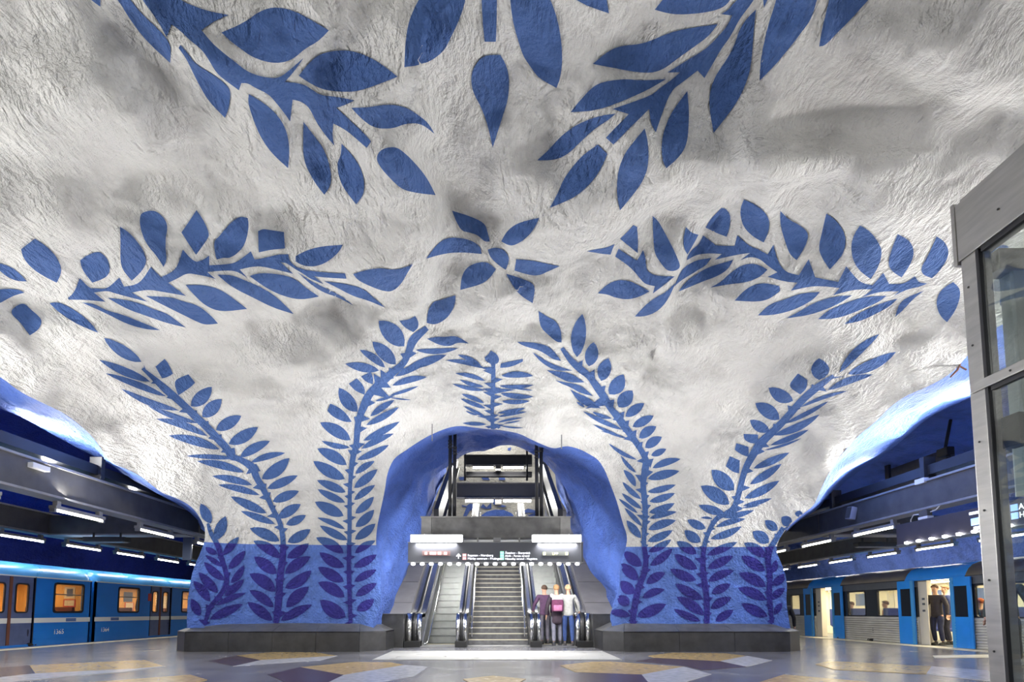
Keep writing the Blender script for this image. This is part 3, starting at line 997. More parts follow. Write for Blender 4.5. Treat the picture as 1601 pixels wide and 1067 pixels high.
vine('painted garland spreading sideways on the right of the vault', [
    pl('I', (180, 430), (250, 480), (320, 520), (345, 480), (365, 440), (385, 500), (390, 590), (440, 630), (520, 640), (605, 640), (520, 710), (440, 770), (455, 715), (380, 700),
       (330, 640), (270, 570), (155, 490)),
    pl('I', (700, 490), (740, 430), (790, 400), (820, 330), (900, 390), (920, 408), (1060, 410), (1080, 328), (1170, 410), (1230, 430), (1310, 475), (1355, 400), (1390, 540)) +
    pl('J', (44, 561), (140, 585), (215, 462), (265, 600), (440, 635), (500, 515), (600, 640), (700, 660), (780, 565), (825, 650), (940, 650), (1020, 590), (1050, 640), (1115, 645),
       (1060, 670), (960, 690), (860, 740), (900, 705), (760, 705), (620, 750), (700, 690), (560, 690), (400, 735), (450, 680), (260, 660), (80, 700), (130, 640)) +
    pl('I', (1440, 680), (1310, 645), (1385, 610), (1310, 560), (1250, 505), (1170, 490), (1100, 520), (1180, 462), (1080, 475), (910, 515), (965, 470), (850, 465), (760, 480), (695, 520))],
    [pl('I', (0, 435), (80, 425), (150, 395), (135, 430), (120, 475), (60, 470), (0, 460), (-60, 450)),
     pl('I', (190, 355), (250, 300), (290, 250), (320, 265), (328, 360), (325, 465), (260, 410)),
     pl('I', (437, 182), (480, 220), (530, 310), (580, 400), (620, 490), (648, 560), (630, 590), (590, 602), (545, 595), (500, 540), (455, 470), (445, 380), (440, 280)),
     pl('I', (690, 265), (730, 310), (785, 325), (750, 390), (700, 475), (675, 430), (668, 360)),
     pl('I', (960, 120), (1000, 130), (1028, 180), (1025, 260), (1000, 340), (920, 310), (838, 270), (880, 200)),
     pl('I', (1130, 58), (1200, 85), (1280, 140), (1325, 210), (1320, 300), (1280, 383), (1200, 340), (1130, 270), (1103, 180), (1108, 110)),
     pl('J', (0, 95), (60, 160), (160, 210), (210, 260), (208, 320), (170, 400), (125, 470), (75, 430), (40, 340), (10, 240), (-2, 160)),
     pl('I', (22, 770), (80, 710), (160, 668), (250, 670), (340, 710), (415, 755), (330, 800), (240, 818), (150, 800), (90, 775)),
     pl('I', (303, 945), (380, 860), (460, 800), (540, 760), (610, 690), (590, 740), (540, 840), (470, 910), (380, 945)),
     pl('I', (885, 500), (840, 560), (770, 600), (640, 680), (600, 720), (650, 600), (700, 555), (780, 515)),
     pl('I', (1050, 515), (1010, 590), (930, 640), (820, 680), (720, 720), (633, 757), (680, 690), (760, 630), (860, 570)),
     pl('I', (875, 727), (960, 680), (1020, 620), (1120, 550), (1220, 542), (1310, 590), (1250, 650), (1140, 690), (1020, 700)),
     pl('I', (1060, 825), (1130, 750), (1210, 700), (1300, 690), (1400, 715), (1405, 750), (1330, 810), (1240, 835)),
     pl('J', (-171, 888), (-80, 800), (30, 770), (150, 720), (300, 710), (250, 770), (120, 840), (0, 875), (-90, 888)),
     pl('J', (45, 910), (150, 855), (260, 790), (400, 745), (545, 735), (460, 790), (330, 850), (200, 890)),
     pl('J', (285, 917), (360, 850), (480, 800), (600, 755), (720, 740), (805, 740), (740, 790), (620, 840), (500, 890), (400, 915)),
     pl('J', (485, 955), (560, 890), (660, 840), (780, 790), (890, 760), (830, 820), (720, 880), (600, 935)),
     pl('J', (870, 900), (900, 800), (960, 750), (1090, 700), (1010, 760), (930, 850)),
     pl('J', (350, 115), (420, 160), (490, 260), (498, 360), (460, 450), (375, 540), (320, 460), (288, 380), (320, 240)),
     pl('J', (605, 205), (690, 255), (760, 360), (770, 430), (740, 530), (685, 612), (600, 550), (550, 470), (535, 360), (560, 270)),
     pl('J', (890, 270), (980, 320), (1015, 390), (1000, 480), (920, 600), (840, 550), (815, 480), (850, 370)),
     pl('J', (1185, 288), (1250, 330), (1280, 410), (1250, 490), (1200, 560), (1150, 605), (1080, 580), (1065, 530), (1110, 450), (1150, 370)),
     pl('J', (1310, 635), (1360, 680), (1365, 750), (1330, 850), (1265, 940), (1210, 890), (1180, 800), (1200, 720), (1250, 670)),
     pl('K', (330, 590), (350, 600), (362, 640), (345, 690), (325, 660)), pl('K', (400, 620), (425, 600), (450, 640), (430, 690), (395, 670)),
     pl('K', (300, 500), (350, 460), (410, 440), (430, 450), (370, 490), (320, 510)), pl('K', (300, 545), (340, 540), (420, 555), (440, 570), (340, 575), (310, 565))])


# -- the climbing vines of the pillars (leaf: base, tip, width in tile units)
def lv(t, *rows):
    s = TILE[t][2]
    out = []
    for r in rows:
        out.append((*px(t, r[0:2]), *px(t, r[2:4]), r[4] * s))
    return out


def st(*groups):
    out = []
    for t, *rows in groups:
        out += [(*px(t, r[0:2]), r[2] * TILE[t][2]) for r in rows]
    return out


def climbing(label, stem, leaves):
    VINES.append((label, ('line', stem), leaves))


climbing('painted vine climbing the left pillar and leaning far left over the vault',
         st(('P', (440, 300, 25), (530, 380, 45), (640, 480, 75), (780, 600, 65), (870, 690, 70), (980, 790, 70), (1070, 890, 70), (1150, 970, 70), (1180, 1040, 70)),
            ('Q', (500, 200, 50), (620, 270, 80), (640, 350, 60), (690, 430, 60), (740, 530, 45), (790, 640, 45), (840, 720, 45), (860, 820, 45), (870, 920, 50)),
            ('S', (738, 450, 55), (715, 600, 60), (710, 730, 60), (700, 850, 60), (685, 945, 45))),
         lv('P', (432, 245, 120, 45, 95), (505, 412, 80, 228, 70), (640, 535, 135, 340, 55), (745, 650, 265, 470, 65), (905, 757, 485, 610, 55), (985, 865, 555, 720, 60),
            (1085, 975, 660, 860, 75), (1210, 1052, 805, 1030, 45), (845, 615, 1020, 455, 110), (940, 705, 1100, 555, 110), (1055, 815, 1265, 695, 100),
            (1160, 930, 1405, 790, 100), (1255, 1040, 1505, 905, 80))
         + [pl('P', (550, 285), (625, 220), (660, 260), (695, 345), (650, 375), (605, 385)), pl('P', (740, 525), (708, 440), (720, 390), (825, 350), (880, 420), (840, 460))]
         + lv('Q', (545, 315, 150, 220, 75), (610, 420, 275, 345, 65), (670, 503, 325, 418, 60), (730, 655, 430, 515, 90), (800, 745, 515, 637, 70), (838, 887, 590, 780, 100),
              (600, 230, 885, 152, 55), (690, 370, 920, 195, 105), (735, 450, 990, 340, 75), (780, 558, 1000, 470, 80), (825, 695, 1015, 580, 85), (892, 750, 1058, 672, 70),
              (905, 897, 1095, 790, 85))
         + lv('S', (720, 452, 515, 320, 90), (692, 570, 520, 440, 90), (682, 705, 485, 570, 95), (668, 825, 485, 695, 95), (660, 925, 470, 785, 105), (770, 450, 935, 340, 75),
              (755, 570, 948, 440, 85), (755, 680, 955, 545, 85), (765, 825, 935, 668, 90), (722, 925, 960, 805, 70)))
climbing('short painted vine on the outer left corner of the left pillar',
         st(('Q', (240, 740, 25), (260, 820, 40), (330, 930, 50)), ('S', (270, 450, 45), (310, 560, 40), (315, 650, 45), (260, 740, 40), (180, 830, 45), (150, 940, 30))),
         lv('Q', (265, 740, 180, 575, 85), (303, 880, 388, 680, 95))
         + lv('S', (285, 430, 405, 290, 60), (325, 535, 455, 395, 65), (345, 640, 445, 505, 60), (295, 740, 445, 612, 65), (230, 810, 460, 715, 45), (185, 915, 435, 800, 70),
              (240, 420, 150, 370, 60), (280, 515, 150, 430, 65), (295, 620, 140, 480, 85), (245, 715, 100, 560, 95), (185, 780, 60, 625, 95), (110, 890, 45, 760, 70)))
climbing('painted vine arching from the left pillar to the flower',
         st(('T', (1000, 335, 50), (880, 430, 90), (850, 530, 60), (810, 630, 60), (720, 700, 70), (620, 790, 80), (520, 880, 70)),
            ('U', (590, 60, 80), (540, 180, 55), (525, 280, 60), (520, 400, 50), (490, 500, 55), (475, 620, 45), (465, 750, 35), (462, 900, 40), (462, 1000, 40)),
            ('S', (1245, 200, 35), (1242, 330, 35), (1238, 450, 35), (1240, 600, 40), (1245, 750, 35), (1252, 945, 35))),
         [pl('H', (350, 735), (350, 800), (310, 880), (260, 930), (190, 960), (130, 945), (140, 850), (180, 785), (240, 770)),
          pl('T', (770, 275), (850, 265), (900, 235), (930, 280), (925, 340), (885, 370), (810, 330)),
          pl('T', (450, 740), (530, 700), (553, 750), (548, 805), (490, 785)), pl('T', (348, 800), (415, 755), (460, 800), (485, 850), (480, 893), (400, 860)),
          pl('U', (300, 60), (275, 120), (320, 170), (420, 215), (480, 212), (440, 150), (380, 95)),
          pl('T', (1000, 425), (1080, 408), (1150, 412), (1230, 400), (1290, 425), (1350, 467), (1260, 455), (1190, 490), (1100, 478))]
         + lv('T', (810, 488, 598, 275, 150), (740, 640, 545, 450, 120), (650, 665, 440, 518, 70), (600, 690, 320, 635, 75), (420, 1035, 265, 835, 110), (905, 520, 1260, 505, 65),
              (835, 672, 1165, 560, 75), (735, 740, 1050, 590, 75), (710, 815, 1000, 745, 55), (690, 900, 930, 820, 45), (570, 945, 730, 900, 40), (690, 915, 870, 937, 20))
         + lv('U', (470, 365, 215, 218, 100), (465, 425, 228, 372, 45), (438, 572, 192, 435, 95), (422, 690, 158, 540, 100), (430, 800, 190, 700, 75), (425, 885, 195, 775, 65),
              (412, 998, 172, 880, 95), (635, 165, 835, 30, 65), (600, 240, 872, 90, 65), (575, 370, 880, 210, 70), (560, 437, 830, 310, 65), (525, 530, 790, 405, 60),
              (510, 645, 670, 540, 55), (500, 765, 695, 608, 75), (500, 865, 675, 740, 60), (510, 978, 665, 838, 70))
         + lv('S', (1210, 232, 1000, 145, 55), (1228, 315, 1018, 205, 80), (1200, 415, 990, 295, 85), (1205, 520, 1015, 408, 85), (1200, 630, 1005, 520, 85), (1205, 748, 1005, 635, 90),
              (1215, 900, 1020, 770, 110), (1290, 215, 1430, 85, 70), (1285, 310, 1440, 190, 70), (1285, 415, 1440, 318, 55), (1275, 522, 1450, 425, 65), (1280, 630, 1448, 540, 60),
              (1290, 740, 1450, 642, 65), (1300, 850, 1430, 765, 75)))
climbing('small painted fern sprig above the crown of the arch',
         st(('V', (620, 320, 50), (620, 480, 60), (612, 700, 50), (605, 900, 45), (612, 1075, 50))),
         [pl('V', (590, 140), (660, 180), (690, 235), (680, 285), (645, 300), (640, 340), (600, 340), (590, 295), (530, 270), (515, 220), (555, 190)),
          pl('V', (700, 345), (708, 295), (800, 270), (972, 240), (970, 270), (890, 310), (800, 340))]
         + lv('V', (715, 440, 1095, 440, 75), (690, 560, 1100, 550, 65), (870, 590, 1095, 615, 25), (705, 650, 1095, 690, 65), (720, 745, 1055, 740, 55), (670, 885, 1005, 825, 65),
              (680, 930, 1020, 870, 55), (665, 1000, 975, 940, 45), (740, 1010, 945, 975, 30), (700, 1035, 980, 1062, 20), (470, 315, 195, 190, 65), (515, 350, 55, 255, 70),
              (525, 500, 165, 410, 55), (505, 570, 218, 485, 70), (515, 610, 130, 535, 70), (510, 765, 240, 655, 60), (525, 830, 228, 712, 60), (540, 940, 260, 800, 65),
              (430, 910, 290, 860, 40), (535, 1020, 250, 1005, 45)))
climbing('painted vine on the right pillar leaning back towards the arch crown',
         st(('W', (465, 440, 40), (540, 550, 60), (640, 640, 80), (720, 700, 60), (790, 800, 80), (860, 900, 80), (920, 1010, 60)),
            ('X', (340, 260, 70), (400, 350, 70), (470, 440, 60), (550, 560, 50), (590, 640, 60), (580, 720, 70), (560, 830, 50), (570, 930, 55)),
            ('Y', (385, 100, 45), (375, 250, 40), (370, 360, 40), (390, 450, 45), (380, 560, 50), (340, 650, 50), (310, 760, 55), (285, 935, 50))),
         [pl('W', (248, 95), (330, 150), (410, 190), (445, 250), (460, 300), (462, 388), (415, 385), (340, 320), (262, 245)),
          pl('W', (50, 385), (150, 383), (270, 400), (350, 430), (410, 490), (458, 560), (380, 545), (330, 505), (250, 460), (180, 440), (110, 420)),
          pl('W', (190, 478), (260, 520), (330, 565), (420, 605), (565, 650), (470, 652), (400, 645), (330, 610), (260, 560)),
          pl('W', (325, 645), (430, 655), (530, 670), (600, 705), (675, 758), (600, 762), (520, 755), (450, 720), (380, 685)),
          pl('W', (405, 740), (500, 758), (600, 775), (660, 800), (755, 885), (690, 872), (620, 850), (550, 805), (470, 775)),
          pl('W', (540, 822), (620, 865), (700, 895), (760, 940), (825, 1000), (740, 997), (670, 970), (600, 915))]
         + lv('W', (605, 525, 655, 125, 150), (715, 610, 760, 385, 135), (830, 745, 895, 535, 125), (905, 870, 1035, 685, 135), (990, 990, 1120, 835, 130), (675, 990, 600, 940, 25))
         + lv('X', (300, 290, 140, 235, 45), (390, 385, 60, 230, 55), (400, 455, 145, 340, 45), (450, 465, 205, 395, 25), (510, 635, 275, 500, 55), (505, 745, 375, 600, 55),
              (500, 860, 400, 720, 55), (545, 965, 390, 820, 45), (550, 1045, 385, 915, 50), (415, 275, 572, 165, 80), (475, 360, 650, 268, 75), (530, 455, 672, 357, 80),
              (580, 535, 718, 445, 80), (630, 600, 755, 545, 55), (640, 705, 875, 630, 60), (600, 795, 865, 730, 75), (600, 905, 835, 845, 55), (615, 985, 828, 915, 60))
         + lv('Y', (325, 110, 180, 0, 50), (358, 210, 225, 70, 60), (350, 300, 240, 165, 60), (355, 512, 218, 400, 95), (330, 620, 190, 490, 95), (300, 720, 195, 625, 90),
              (260, 810, 170, 740, 80), (270, 890, 110, 860, 60), (410, 105, 605, 35, 60), (415, 150, 620, 100, 45), (405, 235, 615, 165, 65), (400, 325, 590, 240, 60),
              (405, 405, 580, 310, 55), (420, 510, 590, 380, 65), (390, 645, 535, 560, 70), (360, 755, 530, 690, 60), (320, 895, 540, 800, 85)))
climbing('painted vine climbing the right pillar and leaning far right over the vault',
         st(('Z', (1080, 300, 25), (960, 385, 60), (860, 470, 55), (750, 600, 55), (660, 690, 55), (580, 760, 70), (520, 850, 60)),
            ('AA', (680, 320, 65), (650, 430, 60), (620, 560, 60), (580, 680, 55), (500, 735, 50), (420, 770, 55), (360, 860, 45), (310, 990, 45)),
            ('Y', (827, 388, 40), (820, 430, 40), (820, 560, 50), (840, 680, 50), (850, 800, 50), (850, 945, 45))),
         lv('Z', (1120, 280, 1400, 10, 60), (1180, 290, 1515, 135, 75), (1040, 400, 1355, 292, 50), (850, 520, 1180, 405, 45), (740, 635, 1050, 475, 55), (665, 715, 985, 570, 55),
            (640, 785, 910, 675, 55), (600, 820, 860, 735, 25), (525, 945, 775, 835, 55), (980, 330, 980, 180, 125), (800, 475, 630, 385, 90), (705, 605, 538, 492, 95),
            (635, 685, 500, 610, 75))
         + [pl('Z', (775, 355), (835, 285), (900, 330), (895, 390), (850, 430), (785, 390)), pl('Z', (455, 705), (555, 710), (560, 775), (500, 770), (460, 745)),
            pl('Z', (405, 770), (490, 795), (492, 865), (440, 850), (395, 815)), pl('Z', (360, 860), (430, 890), (425, 980), (380, 970), (332, 930))]
         + lv('AA', (580, 515, 370, 325, 140), (535, 645, 270, 475, 130), (490, 730, 250, 655, 80), (315, 870, 145, 790, 80), (270, 995, 120, 888, 95), (380, 780, 270, 770, 25),
              (725, 460, 1020, 270, 80), (675, 590, 1000, 425, 80), (660, 660, 930, 590, 50), (650, 680, 820, 655, 20), (465, 765, 765, 700, 55), (410, 855, 685, 780, 55),
              (360, 965, 650, 850, 70))
         + lv('Y', (770, 420, 620, 325, 75), (775, 535, 605, 420, 80), (768, 620, 570, 535, 75), (820, 765, 610, 645, 85), (830, 885, 620, 745, 95), (800, 930, 600, 840, 60),
              (850, 430, 1080, 330, 60), (855, 530, 1050, 435, 70), (860, 628, 1055, 545, 65), (885, 720, 1030, 648, 65), (880, 835, 1035, 750, 70), (915, 930, 1050, 845, 65)))
climbing('short painted vine on the outer right corner of the right pillar',
         st(('Y', (1430, 220, 40), (1380, 300, 45), (1320, 390, 50), (1310, 480, 50), (1330, 600, 45), (1320, 720, 50), (1330, 830, 45), (1345, 945, 30))),
         lv('Y', (1385, 240, 1290, 165, 70), (1490, 200, 1415, 140, 80), (1320, 335, 1195, 250, 90), (1300, 445, 1130, 335, 80), (1290, 550, 1110, 435, 85), (1298, 668, 1090, 565, 85),
            (1300, 770, 1085, 678, 80), (1310, 895, 1110, 795, 80), (1545, 140, 1550, 90, 60), (1345, 565, 1375, 465, 50), (1345, 660, 1450, 570, 65), (1340, 765, 1440, 680, 60),
            (1360, 880, 1420, 790, 50)))

def soften(poly):
    """round the gentle corners of an outline, keep its points"""
    for _ in range(2):
        out, n = [], len(poly)
        for i in range(n):
            a, b, c = poly[i - 1], poly[i], poly[(i + 1) % n]
            u, v = (b[0] - a[0], b[1] - a[1]), (c[0] - b[0], c[1] - b[1])
            lu, lv_ = math.hypot(*u), math.hypot(*v)
            if lu < 1e-6 or lv_ < 1e-6: continue
            cs = (u[0] * v[0] + u[1] * v[1]) / (lu * lv_)
            if cs < math.cos(math.radians(58)):
                out.append(b)
            else:
                out += [(b[0] - u[0] * .25, b[1] - u[1] * .25), (b[0] + v[0] * .25, b[1] + v[1] * .25)]
        poly = out
    return poly


def thin_out(leaves):
    """leaves that lie side by side keep a strip of bare white between them"""
    lv_ = [list(l) if len(l) == 5 and not isinstance(l[0], tuple) else None for l in leaves]
    for _ in range(3):
        for i in range(len(lv_)):
            for j in range(i):
                a, b = lv_[i], lv_[j]
                if a is None or b is None: continue
                da, db = (a[2] - a[0], a[3] - a[1]), (b[2] - b[0], b[3] - b[1])
                la, lb = math.hypot(*da), math.hypot(*db)
                if (da[0] * db[0] + da[1] * db[1]) / (la * lb) < .8: continue
                mx, my = (b[0] + b[2] - a[0] - a[2]) / 2, (b[1] + b[3] - a[1] - a[3]) / 2
                al = abs(mx * da[0] + my * da[1]) / la
                if al > .42 * (la + lb): continue
                pe = abs(mx * da[1] - my * da[0]) / la
                need = (a[4] + b[4]) * .5
                if pe < 2 or need < .93 * pe: continue
                k = .93 * pe / need
                a[4], b[4] = max(a[4] * k, .6 * leaves[i][4]), max(b[4] * k, .6 * leaves[j][4])
    return [tuple(l) if l else leaves[i] for i, l in enumerate(lv_)]


for label, stems, leaves in VINES:
    leaves = thin_out(leaves)
    if isinstance(stems, tuple):
        polys = stem_polys(stems[1], leaves)
    else:
        polys = [soften(p) for p in stems]
    root = paint('painted_vine', polys, ceiling, label)
    for lf in leaves:
        if len(lf) == 5 and not isinstance(lf[0], tuple):
            lf = leaf_poly(*lf)
        else:
            lf = soften(lf)
        paint('leaf', [lf], root)
# ------------------------------------------------------------------ granite plinths of the pillars
def plinth(sign, xa, xb, label):
    """bench-like plinth: bevelled plan, sloped top; xa..xb front face, facets at both ends"""
    t = empty('granite_plinth', ((xa + xb) / 2, 14, 0), 0, label, 'plinth', 'granite plinths under the pillars')
    t0 = Vector(t.location)
    out = [(xa - .45, 17.6), (xa - .45, 14.15), (xa, 13.7), (xb, 13.7), (xb + .55, 14.25), (xb + .55, 17.6)]
    inn = [(xa - .02, 17.4), (xa - .02, 14.45), (xa + .16, 14.32), (xb - .16, 14.32), (xb + .1, 14.6), (xb + .1, 17.4)]
    out = [(x - t0.x, y - t0.y) for x, y in out]
    inn = [(x - t0.x, y - t0.y) for x, y in inn]
    zt, zi = .50, .70
    for i in range(5):
        (x0, y0), (x1, y1) = out[i], out[i + 1]
        (u0, v0), (u1, v1) = inn[i], inn[i + 1]
        n = max(1, int(round(math.hypot(x1 - x0, y1 - y0) / 1.25)))
        for k in range(n):
            a, b = k / n, (k + 1) / n
            g = .004 / max(math.hypot(x1 - x0, y1 - y0), .1)
            a, b = a + g, b - g
            A, B = (x0 + (x1 - x0) * a, y0 + (y1 - y0) * a), (x0 + (x1 - x0) * b, y0 + (y1 - y0) * b)
            C, D = (u0 + (u1 - u0) * a, v0 + (v1 - v0) * a), (u0 + (u1 - u0) * b, v0 + (v1 - v0) * b)
            MB().add([(*A, 0), (*B, 0), (*B, zt), (*A, zt), (*D, zi), (*C, zi), (*C, 0), (*D, 0)],
                     [(0, 1, 2, 3), (3, 2, 4, 5), (0, 3, 5, 6), (1, 7, 4, 2), (5, 4, 7, 6), (0, 6, 7, 1)]).build('granite_slab', M['granite'], t)
            MB().add([(*A, zt + .002), (*B, zt + .002), (*D, zi + .002), (*C, zi + .002)] + [(*A, zt - .02), (*B, zt - .02), (*D, zi - .02), (*C, zi - .02)],
                     [(0, 1, 2, 3), (7, 6, 5, 4), (0, 4, 5, 1), (1, 5, 6, 2), (2, 6, 7, 3), (3, 7, 4, 0)]).build('coping_slab', M['granite_top'], t)


plinth(-1, -7.85, -3.47, 'dark granite plinth under the left blue pillar')
plinth(1, 3.15, 7.3, 'dark granite plinth under the right blue pillar')

# ------------------------------------------------------------------ stairs and escalators
Y0, SL = 16.4, math.tan(math.radians(30))
RISE = .17
stairs = empty('staircase', (0, Y0, 0), 0, 'fixed grey staircase with pale nosings between the two escalators', 'staircase')
stepm = mat('stair_granite', (.10, .10, .105), .5, var=.3, vscale=8)
nosem = mat('stair_nosing', (.62, .58, .45), .4, .2)
sme = MB().bbox(-.9, .9, 0, .33, -.03, RISE - .0, .006).mesh('step')
sme.materials.append(stepm)
nme = MB().box(-.9, .9, -.012, .035, RISE - .022, RISE + .004).mesh('nosing')
nme.materials.append(nosem)
NS = 27
for k in range(NS):
    o = link('step', sme, None, stairs)
    o.location = (0, k * RISE / SL, k * RISE)
    n_ = link('nosing', nme, None, o)
MB().box(-3.9, 3.9, NS * RISE / SL, NS * RISE / SL + 12, NS * RISE - .3, NS * RISE).build('upper_landing', M['floor'], stairs)
MB().box(-.92, .92, -.75, 0, 0, .016).build('landing_plate', M['steel_dull'], stairs)
for sx in (-1, 1):
    for h, off in ((.92, .80), (.55, .80)):
        MB().tube([(sx * off, -.1, h - .05), (sx * off, .0, h), (sx * off, 8, h + 8 * SL)], .022, 8).build('handrail', M['steel_bright'], stairs, True)
    for k in range(5):
        y = .25 + k * 1.9
        MB().tube([(sx * .8, y, y * SL + .1), (sx * .8, y, y * SL + .95)], .018, 8).build('baluster', M['steel_bright'], stairs)


def side_outline(h, grow=0.0, n=14):
    """side view (y, z) of an escalator balustrade: round nose, flat start, 30 degree climb"""
    r = h / 2 + grow
    c = (-.95 + h / 2 + .05, h / 2 + .04)
    pts = []
    for k in range(n + 1):
        a = -PI / 2 - PI * k / n
        pts.append((c[0] + r * math.cos(a) * .62, c[1] + r * math.sin(a)))
    top = c[1] + r
    for k in range(7):                       # rounded knee into the climb
        a = math.radians(30) * k / 6
        pts.append((-.1 + 1.6 * math.sin(a), top + 1.6 * (1 - math.cos(a))))
    y1 = 9.4
    last = pts[-1]
    pts.append((y1, last[1] + (y1 - last[0]) * SL))
    return pts


def escalator(xc, label, xl, xr, wl, wr):
    """xl, xr: centre lines of the two balustrades; wl, wr: widths"""
    t = empty('escalator', (xc, Y0, 0), 0, label, 'escalator', 'escalators beside the fixed stairs')
    for bx, bw, outer in ((xl - xc, wl, -1), (xr - xc, wr, 1)):
        o = side_outline(.90)
        lower = [(9.4, o[-1][1] - 1.25), (1.2, -.1), (o[0][0], 0.02)]
        bal = MB().prism(o + lower, 'x', bx - bw / 2, bx + bw / 2).build('balustrade', M['steel'], t)
        h = side_outline(.90, .035)
        i = side_outline(.90, -.02)
        MB().prism(h + i[::-1], 'x', bx - .055, bx + .055).build('handrail', M['rubber'], bal, True)
        # chrome cheeks either side of the handrail on the round nose, dark inlet box at the foot
        for s in (-1, 1):
            hh = side_outline(.90, .022)[:18]
            ii = side_outline(.90, -.10)[:18]
            MB().prism(hh + ii[::-1], 'x', *sorted((bx + s * .07, bx + s * bw * .5))).build('newel_cheek', M['steel_bright'], bal, True)
        MB().bbox(bx - bw / 2 - .01, bx + bw / 2 + .01, -1.02, -.62, 0.0, .17, .015).build('inlet_box', M['rubber'], bal)
        MB().prism([(-.5, .14), (9.3, 9.3 * SL + .32), (9.3, 9.3 * SL + .06), (-.1, .0), (-.5, .02)], 'x', *sorted((bx + (-outer) * (bw / 2), bx + (-outer) * (bw / 2 + .025)))).build('skirt', M['steel_dull'], bal)
    xa, xb = xl + wl / 2 - xc, xr - wr / 2 - xc
    MB().box(xa, xb, -.95, .05, .002, .02).build('landing_plate', M['steel_dull'], t)
    MB().prism([(.02, .0), (.1, .035), (.16, .0)], 'x', xa, xb).build('comb', mat_comb, t)
    me_s = MB()
    me_s.box(xa + .015, xb - .015, 0, .42, -.03, 0)
    me_s.box(xa + .015, xb - .015, 0, .02, -.22, -.0)
    g = int((xb - xa) / .05)
    for q in range(g):
        x = xa + .03 + q * (xb - xa - .06) / (g - 1)
        me_s.box(x - .006, x + .006, 0.0, .42, 0, .012)
    me_s = me_s.mesh('step')
    me_s.materials.append(M['esc_step'])
    for k in range(23):
        o = link('step', me_s, None, t)
        z = max(0.0, (k - 1) * .40 * SL)
        o.location = (0, .05 + k * .40, z + .0)
    MB().box(xa, xb, NS * RISE / SL - .4, NS * RISE / SL + 1.0, NS * RISE - .05, NS * RISE + .015).build('landing_plate', M['steel_dull'], t)
    return t


mat_comb = mat('comb_yellow', (.55, .5, .3), .4, .3)
M['esc_step'] = mat('escalator_step', (.30, .31, .30), .38, .75, var=.12, vscale=4)
esc_l = escalator(-1.75, 'left escalator with empty steel steps and a pale deflector rail', -2.43, -1.06, .44, .30)
MB().tube([(-.40, -.62, .08), (-.36, -.45, .06), (-.33, -.2, .12), (-.33, .5, .5), (-.33, 9, 9 * SL + .28)], .028, 8).build('deflector_rail', M['steel_bright'], esc_l, True)
esc_r = escalator(1.76, 'right escalator which three travellers are boarding', 1.07, 2.45, .30, .44)
# safety pictograms on the chrome of the right escalator's newels
M['pict'] = mat('pictogram_blue', (.02, .05, .22), .5)
for bx in (1.07, 2.45 + .12):
    for z in (.72, .58, .44):
        MB().lathe([(.02, 0), (.034, 0), (.034, .002)], (0, 0, 0), 12).build('pictogram', M['pict'], esc_r).matrix_world = \
            Matrix.Translation((bx - (.09 if bx < 2 else -.06), Y0 - .955 + (abs(z - .5) * .25), z)) @ Matrix.Rotation(PI / 2, 4, 'X')
bpy.context.view_layer.update()

# sloping side decks and stone end walls next to the escalators
for s, lab in ((-1, 'left'), (1, 'right')):
    xa, xb = sorted((s * 2.66, s * 3.75))
    d = MB().prism([(-.2, 0), (-.2, .93), (.1, .93), (9.4, .93 + 9.3 * SL), (9.4, 4.2), (7, 3.5)], 'x', xa, xb).build('escalator_side_wall', M['grey_panel'])
    d.location = (0, Y0 - .1, 0)
    tag(d, 'sloping grey metal deck along the outer side of the %s escalator' % lab, 'side wall')
    for k in range(7):
        y = .7 + k * 1.25
        MB().box(xa + .03, xb - .03, y - .008, y + .008, y * SL + .875, y * SL + .882).build('panel_joint', M['black'], d)
    xa, xb = sorted((s * 2.67, s * 3.35))
    g = MB().bbox(xa, xb, 15.35, 16.2, 0, .93, .012).build('stone_end_block', M['granite'])
    tag(g, 'dark stone block at the foot of the %s escalator' % lab, 'block')
    MB().box(xa - .01, xb + .01, 15.33, 16.2, .93, .945).build('coping', M['granite_top'], g)


# ------------------------------------------------------------------ lettering
def text(body, size, loc, rot, m, parent=None, name='lettering', align='LEFT', ext=.003):
    cu = bpy.data.curves.new('t', 'FONT')
    cu.body = body
    cu.size = size
    cu.extrude = ext
    cu.align_x = align
    cu.resolution_u = 3
    o = bpy.data.objects.new('t', cu)
    me = bpy.data.meshes.new_from_object(o)
    bpy.data.objects.remove(o)
    r = link(name, me, None, parent)
    me.materials.clear()
    me.materials.append(m)
    r.location = loc
    r.rotation_euler = rot
    return r


FRONT = (PI / 2, 0, 0)          # readable from the hall

# ------------------------------------------------------------------ sign gantry in the arch
YS = 13.0
sign = empty('direction_sign', (0, YS, 2.2), 0, 'long dark direction sign with a row of white spotlights above the stairs', 'sign')
q0, q1 = at_y(638, 848, YS), at_y(912, 880, YS)
w0, w1, zb, zt = q0.x, q1.x, q1.z - 2.2, q0.z - 2.2
M['sign_face'] = mat('sign_face', (.10, .105, .125), .35, .1)
MB().bbox(w0, w1, 0, .32, zb, zt, .012).build('sign_box', M['sign_face'], sign)
for a, b in ((zb - .0, zb + .015), (zt - .015, zt)):
    MB().box(w0 - .01, w1 + .01, -.012, .0, a, b).build('frame', M['steel_dull'], sign)
MB().box(w1 - .06, w1 - .045, -.012, 0, zb, zt).build('frame', M['steel_dull'], sign)


def sx(px_): return at_y(px_, 870, YS).x


def sz(py_): return at_y(779, py_, YS).z - 2.2


